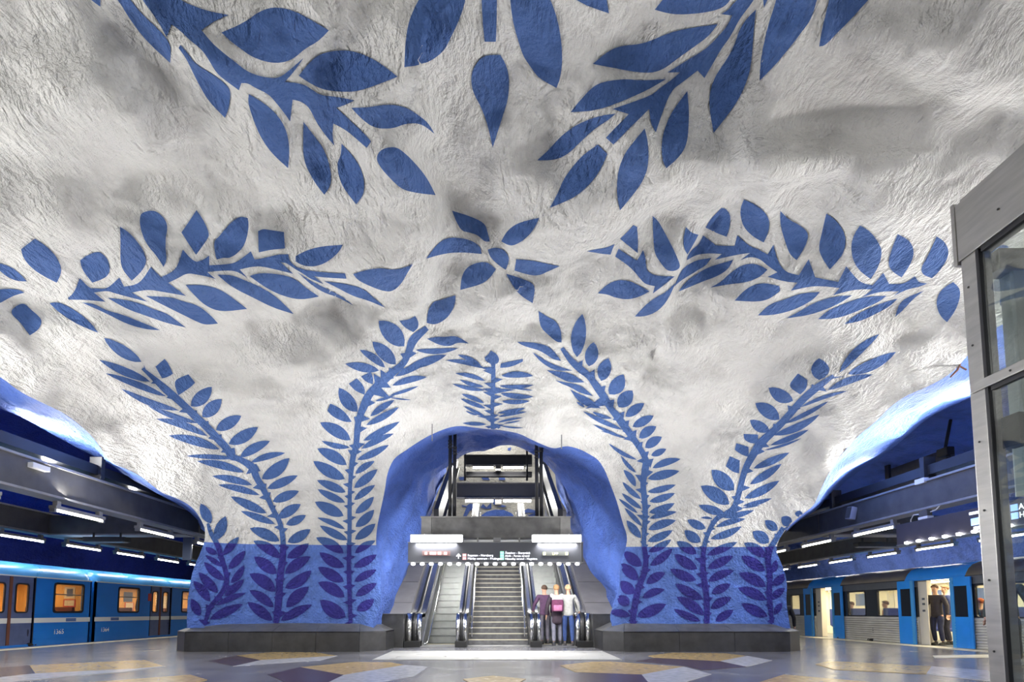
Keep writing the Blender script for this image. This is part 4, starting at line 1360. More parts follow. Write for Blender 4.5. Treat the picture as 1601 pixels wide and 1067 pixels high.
M['sgn_w'] = glow('sign_white', (.9, .92, 1), 2.2)
M['sgn_r'] = glow('sign_red', (.9, .12, .12), 1.6)
M['sgn_g'] = glow('sign_green', (.08, .75, .42), 1.6)
M['led_r'] = glow('led_red', (1, .15, .12), 2.0)
M['led_y'] = glow('led_yellow', (.75, .85, .15), 1.8)
ps = YS / F
for k, (py, body) in enumerate(((870.5, 'Ropsten - Norsborg'), (875.5, 'Mörby centrum - Fruängen'))):
    MB().box(sx(723.3), sx(729), -.008, 0, sz(py + .2), sz(py - 4)).build('line_square', M['sgn_r'], sign)
    text(body, 4.9 * ps, (sx(731), -.006, sz(py)), FRONT, M['sgn_w'], sign).scale = (1.0, 1, 1)
for k, (py, body) in enumerate(((866.6, 'Åkeshov - Skarpnäck'), (871.2, 'Alvik - Farsta strand'), (875.8, 'Hässelby strand - Hagsätra'))):
    MB().box(sx(782), sx(787.8), -.008, 0, sz(py + .2), sz(py - 3.8)).build('line_square', M['sgn_g'], sign)
    text(body, 4.7 * ps, (sx(789.5), -.006, sz(py)), FRONT, M['sgn_w'], sign)
MB().prism([(sx(716.2), sz(874)), (sx(717.6), sz(874)), (sx(717.6), sz(869)), (sx(719.8), sz(871)), (sx(720.6), sz(870)), (sx(716.9), sz(866)), (sx(713.2), sz(870)), (sx(714, ), sz(871)),
            (sx(716.2), sz(869))], 'y', -.008, 0).build('arrow', M['sgn_w'], sign)
led = MB().box(sx(848), sx(889), -.01, 0, sz(869.5), sz(863)).build('led_panel', mat('led_panel', (.16, .17, .16), .3), sign)
text('UPP', 5.6 * ps, (sx(863), -.013, sz(868.4)), FRONT, M['led_y'], led)
for a, b in ((849, 853), (884, 888)):
    MB().box(sx(a), sx(b), -.014, -.01, sz(868.5), sz(864)).build('led_mark', M['led_y'], led)
led = MB().box(sx(660), sx(704), -.01, 0, sz(869.5), sz(862)).build('led_panel', mat('led_panel_red', (.2, .12, .12), .3), sign)
for a, b in ((664, 668), (672, 682), (684, 690), (694, 699)):
    MB().box(sx(a), sx(b), -.014, -.01, sz(868), sz(863.5)).build('led_mark', M['led_r'], led)
for k in range(19):
    xx = sx(645 + k * 14.35)
    s_ = MB().lathe([(.028, 0), (.05, .02), (.05, .05), (.02, .06)], (xx, .10, zb - .06), 10).build('spotlight', M['spot'], sign, True)
for k in range(5):
    L = area('sign_downlight', (w0 + (k + .5) * (w1 - w0) / 5, YS + .1, 2.2 + zb - .09), (w0 + (k + .5) * (w1 - w0) / 5, YS + .1, 0), .7, .06, 26, (1, .98, .93), 2.2)

# black hall beam over the sign, hung on rods, carrying a conduit and two flood lamps
YB = 13.35
gantry = empty('sign_gantry', (0, YB, 2.9), 0, 'dark steel beam hung on black rods over the direction sign', 'gantry')
a, b = at_y(659, 810, YB), at_y(892, 842, YB)
MB().bbox(a.x + .25, b.x - .25, -.02, .3, b.z - 2.9, a.z - 2.9, .01).build('beam', mat('gantry_grey', (.15, .148, .145), .5, .2, var=.3, vscale=4, bump=.05), gantry)
for x in (a.x, b.x - .25):
    MB().bbox(x, x + .25, -.03, .3, b.z - 2.9, a.z - 2.9, .01).build('beam_end', M['beam_lip'], gantry)
MB().box(a.x - .02, b.x + .02, -.05, .32, a.z - 2.9, a.z - 2.87).build('flange', M['beam_lip'], gantry)
MB().tube([(a.x, .02, b.z - 2.98), (b.x, .02, b.z - 2.98)], .045, 10).build('conduit', M['white'], gantry, True)
for px_ in (747, 812):
    x = at_y(px_, 850, YB).x
    MB().box(x - .02, x + .02, -.04, .05, b.z - 3.06, b.z - 2.9).build('bracket', M['beam_lip'], gantry)
x = at_y(777, 846, YB).x
cam_t = MB().bbox(x - .09, x + .09, -.1, .08, b.z - 3.0, b.z - 2.9, .01).build('camera_mount', M['steel_dull'], gantry)
MB().lathe([(.02, -.12), (.06, -.10), (.085, -.05), (.09, 0)], (x, -.02, b.z - 3.0), 14).build('camera_dome', M['rubber'], cam_t, True)
for px_, top in ((704, 684), (711, 694), (839, 700), (846, 690)):
    p = at_y(px_, top, YB + .1)
    MB().tube([(p.x, .12, a.z - 2.9), (p.x, .12, p.z - 2.9 + .25)], .045, 8).build('hanger_rod', M['black'], gantry, True)
    for z in (.12, .2, .28):
        MB().tube([(p.x, .12, p.z - 2.9 - z), (p.x, .12, p.z - 2.9 - z + .04)], .062, 6).build('rod_nut', M['black'], gantry)
for x0, x1, lab in ((643, 722, 'left'), (833, 908, 'right')):
    A, B = at_y(x0, 837, YB - .3), at_y(x1, 849, YB - .3)
    fl = empty('flood_lamp', ((A.x + B.x) / 2, YB - .3, B.z), 0, 'glaring white flood lamp above the %s half of the sign' % lab, 'lamp', 'flood lamps over the sign')
    hw, hz = (B.x - A.x) / 2, A.z - B.z
    MB().bbox(-hw - .03, hw + .03, .02, .16, -.01, hz + .02, .01).build('housing', M['steel_dull'], fl)
    MB().bbox(-hw, hw, -.02, .03, .0, hz, .012).build('diffuser', M['flood'], fl)
    area('flood', ((A.x + B.x) / 2, YB - .42, B.z + hz / 2), ((A.x + B.x) * 1.2, YB - 4, B.z + 1.2), hw * 1.6, hz, 175, (1, .99, .96))
    area('flood_down', ((A.x + B.x) / 2, YB - .35, B.z - .02), ((A.x + B.x) / 2, YB - .8, 0), hw * 1.6, .15, 60, (1, .98, .94), 2.4)
    area('stair_fill', ((A.x + B.x) / 2, YB + .1, B.z - .1), ((A.x + B.x) / 2 * 1.2, 18.5, .8), hw * 1.6, .15, 110, (1, .98, .94), 2.6)  # fill added behind the flood lamps to brighten stairs and escalators

# two thin rods sticking out of the crown of the arch
for px_, y0_, y1_ in ((675.6, 670, 690), (878, 687, 702)):
    p, q = at_y(px_, y0_, 12.1), at_y(px_, y1_, 12.1)
    o = MB().tube([(p.x, 12.1, p.z + .1), (q.x, 12.1, q.z)], .013, 6).build('hanging_rod', M['steel_dull'])
    tag(o, 'thin steel rod hanging from the %s of the arch crown' % ('left' if px_ < 700 else 'right'), 'rod')

# ------------------------------------------------------------------ lighting truss climbing over the escalators
truss = empty('lighting_truss', (0, 17.5, 0), 0, 'black inclined steel lighting truss above the escalators', 'truss')
for s in (-1, 1):
    V0, V1 = at_y(779 + s * 97, 812, 17.5), at_y(779 + s * 66, 707, 26.5)
    b_ = MB()
    d = .16
    for (o0, o1) in ((-.38, .34), (-.95, -.80)):
        b_.add([(V0.x - d / 2, 0, V0.z + o0), (V0.x + d / 2, 0, V0.z + o0), (V0.x + d / 2, 0, V0.z + o1), (V0.x - d / 2, 0, V0.z + o1),
                (V0.x * 1.0 - d / 2, 9, V1.z + o0), (V0.x + d / 2, 9, V1.z + o0), (V0.x + d / 2, 9, V1.z + o1), (V0.x - d / 2, 9, V1.z + o1)],
               [(0, 1, 2, 3), (7, 6, 5, 4), (0, 4, 5, 1), (1, 5, 6, 2), (2, 6, 7, 3), (3, 7, 4, 0)])
        b_.build('stringer', M['black'], truss)
        b_ = MB()
for (py0, py1, hw, yy, lamps) in ((713, 727, 53, 28.5, (733, 8)), (757, 778, 65, 24.0, (785, 9))):
    A, B = at_y(779 - hw, py0, yy), at_y(779 + hw, py1, yy)
    cb = MB().bbox(A.x, B.x, yy - 17.5, yy - 17.2, B.z, A.z, .01).build('cross_beam', M['black'], truss)
    MB().box(A.x, B.x, yy - 17.55, yy - 17.15, B.z - .02, B.z).build('flange', M['beam_lip'], cb)
    MB().box(A.x, B.x, yy - 17.55, yy - 17.15, A.z, A.z + .05).build('flange', M['beam'], cb)
    if yy > 26:
        C = at_y(779, 741, yy)
        MB().bbox(A.x, B.x, yy - 17.4, yy - 17.1, C.z - .12, C.z + .14, .01).build('cross_beam', M['black'], truss)
    for s in (-1, 1):
        c0, c1 = at_y(779 + s * 7, lamps[0], yy), at_y(779 + s * (hw - 13), lamps[0], yy)
        xa, xb = sorted((c0.x, c1.x))
        lt = MB().bbox(xa, xb, yy - 17.75, yy - 17.6, c0.z + .06, c0.z + .14, .01).build('lamp_housing', M['beam'], truss)
        MB().tube([(xa + .03, yy - 17.68, c0.z), (xb - .03, yy - 17.68, c0.z)], .055, 8).build('lamp_tube', M['tube_cool'], lt, True)
    c = at_y(779, lamps[0] + 2, yy)
    MB().bbox(c.x - .14, c.x + .14, yy - 17.75, yy - 17.4, c.z - .12, c.z + .2, .02).build('camera_mount', M['beam'], truss)
    area('truss_lamp', (0, yy - .3, A.z - .75), (0, yy - 2.5, A.z - 5), 3.0, .2, 210, (1, .98, .92))
for px_, t0, t1, yy in ((727, 704, 752, 28.0), (824, 706, 752, 28.0)):
    p, q = at_y(px_, t0, yy), at_y(px_, t1, yy)
    MB().tube([(p.x, yy - 17.5, p.z + .4), (q.x, yy - 17.5, q.z)], .06, 6).build('hanger_rod', M['black'], truss, True)

# far upper hall: white painted end wall with a blue archway and cut-leaf motifs
far = MB()
YF = 36.0
xs_, zs_ = np.linspace(-9, 9, 40), np.linspace(4.5, 15.5, 26)
V = np.array([(x, YF - .012 * max(z - 6, 0) ** 2 * 5, z) for z in zs_ for x in xs_])
V[:, 1] += .9 * perlin(V * .35 + 5) + .4 * perlin(V * .9 + 1)
me = bpy.data.meshes.new('wall_upper_hall')
me.from_pydata([tuple(v) for v in V], [], [(r * 40 + c, r * 40 + c + 1, (r + 1) * 40 + c + 1, (r + 1) * 40 + c) for r in range(25) for c in range(39)])
M['rock_cream'] = rock('painted_rock_cream', (.60, .58, .52), None, dirt=.4)
uw = tag(link('wall_upper_hall', me, M['rock_cream'], None, True), kind='structure')
UB = BVHTree.FromPolygons([tuple(v) for v in V], [tuple(p.vertices) for p in me.polygons])
MB().box(-9, 9, 26, 37, 4.2, 4.45).build('floor_upper_hall', M['floor'])['kind'] = 'structure'
xs_, ys_ = np.linspace(-9, 9, 24), np.linspace(25, 37, 18)
V = np.array([(x, y, 14.2 - .05 * x * x) for y in ys_ for x in xs_])
V[:, 2] += .5 * perlin(V * .5 + 3)
me = bpy.data.meshes.new('ceiling_upper_hall')
me.from_pydata([tuple(v) for v in V], [], [(r * 24 + c, r * 24 + c + 1, (r + 1) * 24 + c + 1, (r + 1) * 24 + c) for r in range(17) for c in range(23)])
tag(link('ceiling_upper_hall', me, M['rock_white'], None, True), kind='structure')


def far_paint(poly, m, name='painted_motif'):
    vs = []
    for x, y in poly:
        d = Vector(rays(x, y))
        h = UB.ray_cast(ORG, d)[0]
        if h is None: return
        vs.append(h - d * .06)
    o = MB()
    n = len(vs)
    o.add(vs + [v + Vector((0, .05, 0)) for v in vs], [tuple(range(n)), tuple(range(2 * n - 1, n - 1, -1))] + [(i, (i + 1) % n, n + (i + 1) % n, n + i) for i in range(n)])
    o.build(name, m, uw)


M['motif'] = mat('motif_blue', (.07, .12, .36), .8, var=.2)
U5 = (640, 680, .1749)
t5 = lambda *p: [(U5[0] + x * U5[2], U5[1] + y * U5[2]) for x, y in p]
for poly in (t5((480, 730), (500, 680), (520, 630), (545, 615), (590, 630), (585, 660), (540, 680), (510, 735)), t5((470, 630), (530, 645), (528, 655), (470, 640)),
             t5((635, 650), (660, 620), (690, 650), (730, 610), (735, 660), (680, 665)), t5((740, 570), (820, 565), (800, 620), (870, 640), (840, 650), (780, 640), (750, 620)),
             t5((1010, 690), (1060, 660), (1130, 680), (1140, 700), (1060, 700)), t5((1060, 720), (1120, 700), (1140, 735), (1080, 735)),
             t5((440, 380), (500, 375), (495, 405), (450, 405)), t5((640, 378), (700, 375), (720, 405), (660, 405)), t5((800, 385), (850, 378), (860, 405), (800, 405)),
             t5((1180, 250), (1230, 300), (1250, 300), (1210, 260)), t5((1200, 350), (1240, 380), (1260, 440), (1210, 370)), t5((1190, 300), (1235, 330), (1240, 345), (1200, 325)),
             t5((285, 480), (330, 400), (338, 410), (300, 485)), t5((560, 110), (600, 120), (590, 140)), t5((880, 120), (910, 115), (905, 140), (880, 140))):
    far_paint(poly, M['motif'])
far_paint(t5((640, 760), (645, 720), (690, 690), (760, 672), (840, 672), (910, 700), (930, 720), (935, 760)), M['rock_blue'], 'painted_arch')
far_paint(t5((985, 760), (985, 690), (1040, 700), (1100, 735), (1110, 760)), M['rock_blue'], 'painted_arch')
area('upper_hall_lamp', (0, 31, 12.4), (0, 36, 8), 7, 1.0, 420, (1, .98, .94))
area('shaft_fill', (0, 21, 4.6), (0, 22, 9), 3, .5, 160, (1, .98, .95))  # unseen fill light added to brighten the shaft walls

# ------------------------------------------------------------------ platform beams with fluorescent lamps
ORD = ['nearest', 'second', 'third', 'fourth', 'fifth', 'sixth']


def tube_lamp(x, y0, y1, z, label, group, m='tube', power=38):
    t = empty('tube_lamp', (x, y0, z), 0, label, 'lamp', group)
    L = y1 - y0
    MB().bbox(-.08, .08, 0, L, .03, .10, .012).build('lamp_housing', M['beam_lip'], t)
    MB().tube([(0, .05, .012), (0, L - .05, .012)], .028, 10).build('lamp_tube', M[m], t, True)
    for yy in (.0, L - .05):
        MB().bbox(-.06, .06, yy, yy + .05, -.04, .04, .008).build('end_cap', M['steel_dull'], t)
    for yy in (.06, L - .16):
        MB().bbox(-.05, .05, yy, yy + .10, .10, .20, .008).build('bracket', M['beam_lip'], t)
    area('tube_light', (x, (y0 + y1) / 2, z - .06), (x + (2.0 if x > 12 else 0), (y0 + y1) / 2, 0), .12, L, power, (1, .96, .86))
    return t


def beam(x, y0, y1, z0, z1, label, w=.30, splices=()):
    t = empty('platform_beam', (x, y0, z0), 0, label, 'beam', 'charcoal beams along the platforms')
    h = z1 - z0
    MB().box(-w / 2, w / 2, 0, y1 - y0, .05, h - .05).build('web', M['beam'], t)
    MB().bbox(-w / 2 - .05, w / 2 + .05, 0, y1 - y0, 0, .05, .008).build('bottom_flange', M['beam_lip'], t)
    MB().bbox(-w / 2 - .05, w / 2 + .05, 0, y1 - y0, h - .05, h, .008).build('top_flange', M['beam_lip'], t)
    for y in splices:
        MB().box(-w / 2 - .03, w / 2 + .03, y - y0, y - y0 + .06, .05, h - .05).build('stiffener', M['beam'], t)
    return t


for side, s in (('left', -1), ('right', 1)):
    xi, xo = (9.15, 13.6) if s < 0 else (9.8, 14.2)
    zb_, zt_ = 3.30, 3.97
    beam(s * xi, .5, 23, zb_, zt_, 'charcoal inner platform beam on the %s, nearest the white vault' % side, splices=(16.2,))
    beam(s * xo, .5, 34, zb_ - .02, zt_ - .02, 'charcoal outer platform beam on the %s, over the train' % side, splices=(16.3,))
    # cable tray lying over the inner beam
    tr = empty('cable_tray', (s * (xi + .22), .5, zt_ + .12), 0, 'dark cable tray on brackets above the %s inner beam' % side, 'cable tray')
    MB().box(-.30, .30, 0, 21, 0, .03).build('tray', M['black'], tr)
    for xq in (-.30, .27):
        MB().box(xq, xq + .03, 0, 21, .03, .22).build('tray_side', M['black'], tr)
    for y in (2.5, 5.5, 8.5, 11.6, 15.0, 17.5):
        MB().bbox(-.38 if s > 0 else .1, -.1 if s > 0 else .38, y, y + .12, -.12, .42 if y in (11.6, 15.0) else .0, .01).build('bracket', M['black'], tr)
    # cross member between the two beams
    xa, xb = sorted((s * (xi + .15), s * (xo - .15)))
    for y, w in ((16.1, .45), (6.0, .45)):
        c = MB().bbox(xa, xb, y, y + w, zb_ + .02, zt_ - .1, .01).build('cross_beam', M['beam'])
        tag(c, 'charcoal cross member joining the two %s beams, %s' % (side, 'beside the blue pillar' if y > 10 else 'outside the left edge of view' if s < 0 else 'nearer the lift'), 'beam')
        MB().box(xa, xb, y - .03, y + w + .03, zb_ - .02, zb_ + .02).build('flange', M['beam_lip'], c)
    # lamps
    if s < 0:
        inner = [(5.7, 7.1), (8.3, 9.7), (10.9, 12.3), (13.5, 15.0), (16.1, 17.6)]
        outer = [(9.8, 11.3), (12.1, 13.6), (14.5, 16.0), (16.75, 18.3), (19.0, 20.55), (21.3, 22.8), (23.5, 25.0), (25.8, 27.3)]
    else:
        inner = [(5.6, 7.1), (13.1, 14.7), (15.6, 17.2), (18.1, 19.7)]
        outer = [(11.8, 13.4), (14.2, 15.8), (16.6, 18.2), (19.0, 20.6), (21.4, 23.0), (23.8, 25.4), (26.2, 27.8)]
    for arr, xx, nm, m, pw in ((inner, xi - .10, 'inner', 'tube', 46), (outer, xo - .12, 'outer', 'tube_cool', 26 if s < 0 else 60)):
        seen = [(a, b) for a, b in arr]
        for k, (a, b) in enumerate(sorted(seen, key=lambda q: -q[1])):
            lab = '%s tube lamp from the far end under the %s %s beam' % (['first', 'second', 'third', 'fourth', 'fifth', 'sixth', 'seventh', 'eighth'][k], side, nm)
            tube_lamp(s * xx, a, b, zb_ - .24, 'white ' + lab, 'tube lamps under the %s %s beam' % (side, nm), m, pw)

# small fittings on the beams
o = MB().bbox(-.13, .13, -.03, .03, -.34, .34, .02).build('hanging_panel', mat('panel_slate', (.06, .08, .13), .4))  # plain blank panel hung below the beam
o.location = (-9.2, 16.0, 2.86)
tag(o, 'narrow slate blue board hanging under the left inner beam', 'board')
for s, x, y, lab in ((-1, -11.6, 16.0, 'left'), (1, 12.0, 17.2, 'right')):
    o = empty('loudspeaker', (x, y, 3.08), 0, 'flat black loudspeaker hung below the %s cross member' % lab, 'loudspeaker')
    MB().bbox(-.62, .62, -.15, .15, -.02, .12, .03).build('cabinet', M['black'], o)
    MB().bbox(-.56, .56, -.13, .13, -.035, -.02, .006).build('grille', M['beam_lip'], o)
    for q in (-.4, .4):
        MB().box(q - .02, q + .02, -.02, .02, .12, .26).build('bracket', M['black'], o)
o = MB().bbox(-.06, .06, -.20, .20, -.05, .05, .012).build('junction_box', M['white'])
o.location = at_x(61, 731, -8.95)
tag(o, 'small white junction box on top of the left inner beam', 'junction box')
o = MB().bbox(-.06, .06, -.14, .14, -.06, .06, .012).build('junction_box', M['white'])
o.location = at_x(1441, 753, 9.65)
tag(o, 'small white junction box on top of the right inner beam', 'junction box')
o = empty('wired_junction_box', at_x(1447, 804, 9.62), 0, 'grey junction box with looping white cable under the right inner beam', 'junction box')
MB().bbox(-.06, .06, -.12, .12, -.06, .08, .01).build('box', M['beam'], o)
MB().bbox(-.07, .07, -.14, .14, -.12, -.06, .01).build('lid', M['white'], o)
MB().tube([(0, .14, .02), (0, .35, .04), (0, .44, -.06), (0, .46, -.22)], .012, 6).build('cable', M['white'], o, True)
MB().tube([(0, -.14, .02), (0, -.3, .04), (0, -.42, .12)], .012, 6).build('cable', M['white'], o, True)
o = empty('wall_speaker', at_x(1331, 803, 9.55), 0, 'small tilted grey speaker fixed to the right inner beam', 'loudspeaker')
MB().bbox(-.08, .08, -.10, .10, -.17, .17, .015).build('cabinet', mat('speaker_grey', (.30, .31, .36), .4), o)
MB().box(-.088, -.078, -.08, .08, -.15, .15).build('grille', M['beam'], o)
o.rotation_euler = (.12, .18, .1)
o = empty('notice_board', at_x(1440, 735, 12.4), 0, 'dark board on a black post above the right cable tray', 'board')
MB().bbox(-.04, .04, -1.15, 1.15, -.42, .34, .01).build('board', mat('board_dark', (.08, .08, .09), .5, var=.2), o)
MB().box(-.04, .04, 1.25, 1.42, -1.6, .5).build('post', M['black'], o)
o = empty('surveillance_camera', at_x(1478, 708, 12.0), 0, 'black surveillance camera bracket on the navy tunnel rock', 'camera')
MB().bbox(-.1, .1, -.18, .18, -.1, .12, .03).build('housing', M['black'], o)
MB().tube([(0, 0, .1), (.1, 0, .5), (.2, 0, .9)], .04, 8).build('arm', M['black'], o, True)
MB().lathe([(.02, 0), (.06, .01), (.06, .1), (.04, .1)], (0, -.1, -.2), 12).build('lens', M['rubber'], o, True)

# hanging platform sign with small spots, right side
sg = empty('platform_sign', (9.55, 6.8, 2.57), 0, 'dark hanging platform sign lit by a row of small white spots on the right', 'sign')
MB().bbox(-.10, .10, 0, 6.0, 0, .48, .012).build('sign_box', mat('sign_dark', (.055, .05, .065), .4, var=.1), sg)
MB().box(-.12, .12, 0, 6.0, -.015, 0).build('frame', M['steel_dull'], sg)
for k, pxx in enumerate((1432, 1451, 1472, 1493.5, 1516, 1541, 1568, 1598)):
    d_ = 850 * 9.55 / (pxx - 779)
    MB().lathe([(.03, 0), (.05, .02), (.05, .05), (.02, .06)], (-.14, d_ - 6.8, -.02), 10).build('spotlight', M['spot'], sg, True)
LEFTFACE = (PI / 2, 0, -PI / 2)
M['sgn_b'] = glow('sign_blue', (.12, .35, 1), 1.8)
for k, (yy, zz, body) in enumerate(((3.85, .30, ''), (3.85, .17, '11'), (2.95, .28, 'Akalla'), (2.95, .13, 'Hjulsta'))):
    if body == '':
        MB().box(-.112, -.10, 3.72, 3.98, .36, .41).build('sign_bar', M['sgn_w'], sg)
        continue
    if body == '11':
        MB().box(-.112, -.10, 3.66, 3.95, .14, .28).build('line_square', M['sgn_b'], sg)
        MB().box(-.112, -.10, 3.60, 3.90, .05, .11).build('sign_bar', M['sgn_w'], sg)
        continue
    MB().box(-.112, -.10, yy + .02, yy + .15, zz - .01, zz + .11).build('line_square', M['sgn_b'], sg)
    text(body, .15, (-.106, yy, zz), LEFTFACE, M['sgn_w'], sg)

# rusty bolt on the blue rim by the lift
p, q = at_y(1503, 566, 8.6), at_y(1486, 590, 8.6)
o = MB().tube([p, p.lerp(q, .5) + Vector((0, -.03, -.02)), q], [.012, .018, .014], 6).build('rusty_bolt', mat('rust', (.16, .08, .05), .8))
MB().tube([p.lerp(q, .25), p.lerp(q, .2) + Vector((.09, -.03, -.10))], .014, 6).build('bent_end', mat('rust2', (.16, .08, .05), .8), o)
tag(o, 'rusty bent bolt on the bright blue rim beside the lift', 'bolt')
# ------------------------------------------------------------------ trains
def panelled(mb, x0, x1, y0, y1, z0, z1, holes):
    """flat wall x0..x1 thick with rectangular openings (ya, yb, za, zb)"""
    ys = sorted({y0, y1, *[h[0] for h in holes], *[h[1] for h in holes]})
    zs = sorted({z0, z1, *[h[2] for h in holes], *[h[3] for h in holes]})
    ys = [y for y in ys if y0 <= y <= y1]
    zs = [z for z in zs if z0 <= z <= z1]
    for a, b in zip(ys[:-1], ys[1:]):
        for c, d in zip(zs[:-1], zs[1:]):
            m, n = (a + b) / 2, (c + d) / 2
            if any(h[0] < m < h[1] and h[2] < n < h[3] for h in holes): continue
            mb.box(x0, x1, a, b, c, d)
    return mb


def ring_frame(x0, x1, ya, yb, za, zb, t, r=.06):
    """rounded rectangular window gasket"""
    def rr(a, b, c, d, rad):
        pts = []
        for cx, cz, st in ((b - rad, d - rad, 0), (a + rad, d - rad, 1), (a + rad, c + rad, 2), (b - rad, c + rad, 3)):
            for k in range(5):
                an = PI / 2 * (st + k / 4)
                pts.append((cx + rad * math.cos(an), cz + rad * math.sin(an)))
        return pts
    o, i = rr(ya, yb, za, zb, r), rr(ya + t, yb - t, za + t, zb - t, max(r - t * .5, .02))
    n = len(o)
    m = MB()
    vs = [(x, p[0], p[1]) for x in (x0, x1) for p in o + i]
    fs = []
    for k in range(n):
        j = (k + 1) % n
        fs += [(k, j, n + j, n + k), (2 * n + j, 2 * n + k, 3 * n + k, 3 * n + j), (k, 2 * n + k, 2 * n + j, j), (n + j, 3 * n + j, 3 * n + k, n + k)]
    return m.add(vs, fs)


M['tr_blue'] = mat('train_blue_enamel', (.02, .19, .62), .22, var=.06, vscale=2)
M['tr_sky'] = mat('train_sky_enamel', (.06, .30, .68), .30, var=.05, vscale=2)
M['tr_band'] = mat('train_cream_band', (.74, .74, .70), .35)
M['tr_door'] = mat('train_door_dusky', (.10, .13, .25), .3, var=.2, vscale=3)
M['tr_seal'] = mat('door_seal_brown', (.16, .055, .03), .5)
M['gasket'] = mat('black_gasket', (.015, .015, .02), .4)
M['tr_in_o'] = mat('train_interior_ochre', (.80, .48, .16), .5, var=.06, emit=(1, .62, .22), estr=.0)
M['tr_in_c'] = mat('train_interior_cream', (.82, .76, .60), .5, var=.05)
M['tr_glass'] = glass('train_window_glass', (.98, .98, .96), .06)
M['tr_glass_dark'] = glass('train_window_tinted', (.62, .66, .74), .10)
M['lamp_in_o'] = glow('train_lamp_warm', (1, .70, .36), 6)
M['lamp_in_c'] = glow('train_lamp_cream', (1, .90, .66), 9)
M['seat_b'] = mat('seat_blue_cloth', (.03, .05, .20), .8)
M['seat_r'] = mat('seat_brown_cloth', (.16, .06, .04), .8)
M['poster_w'] = mat('poster_paper', (.75, .73, .68), .6)
M['poster_r'] = mat('poster_red', (.55, .08, .06), .6)
M['poster_b'] = mat('poster_blue', (.10, .16, .34), .6)
M['yellow_rail'] = mat('yellow_grab_rail', (.75, .55, .06), .35)
M['num_w'] = mat('number_white', (.85, .85, .85), .4)

XS = -13.32


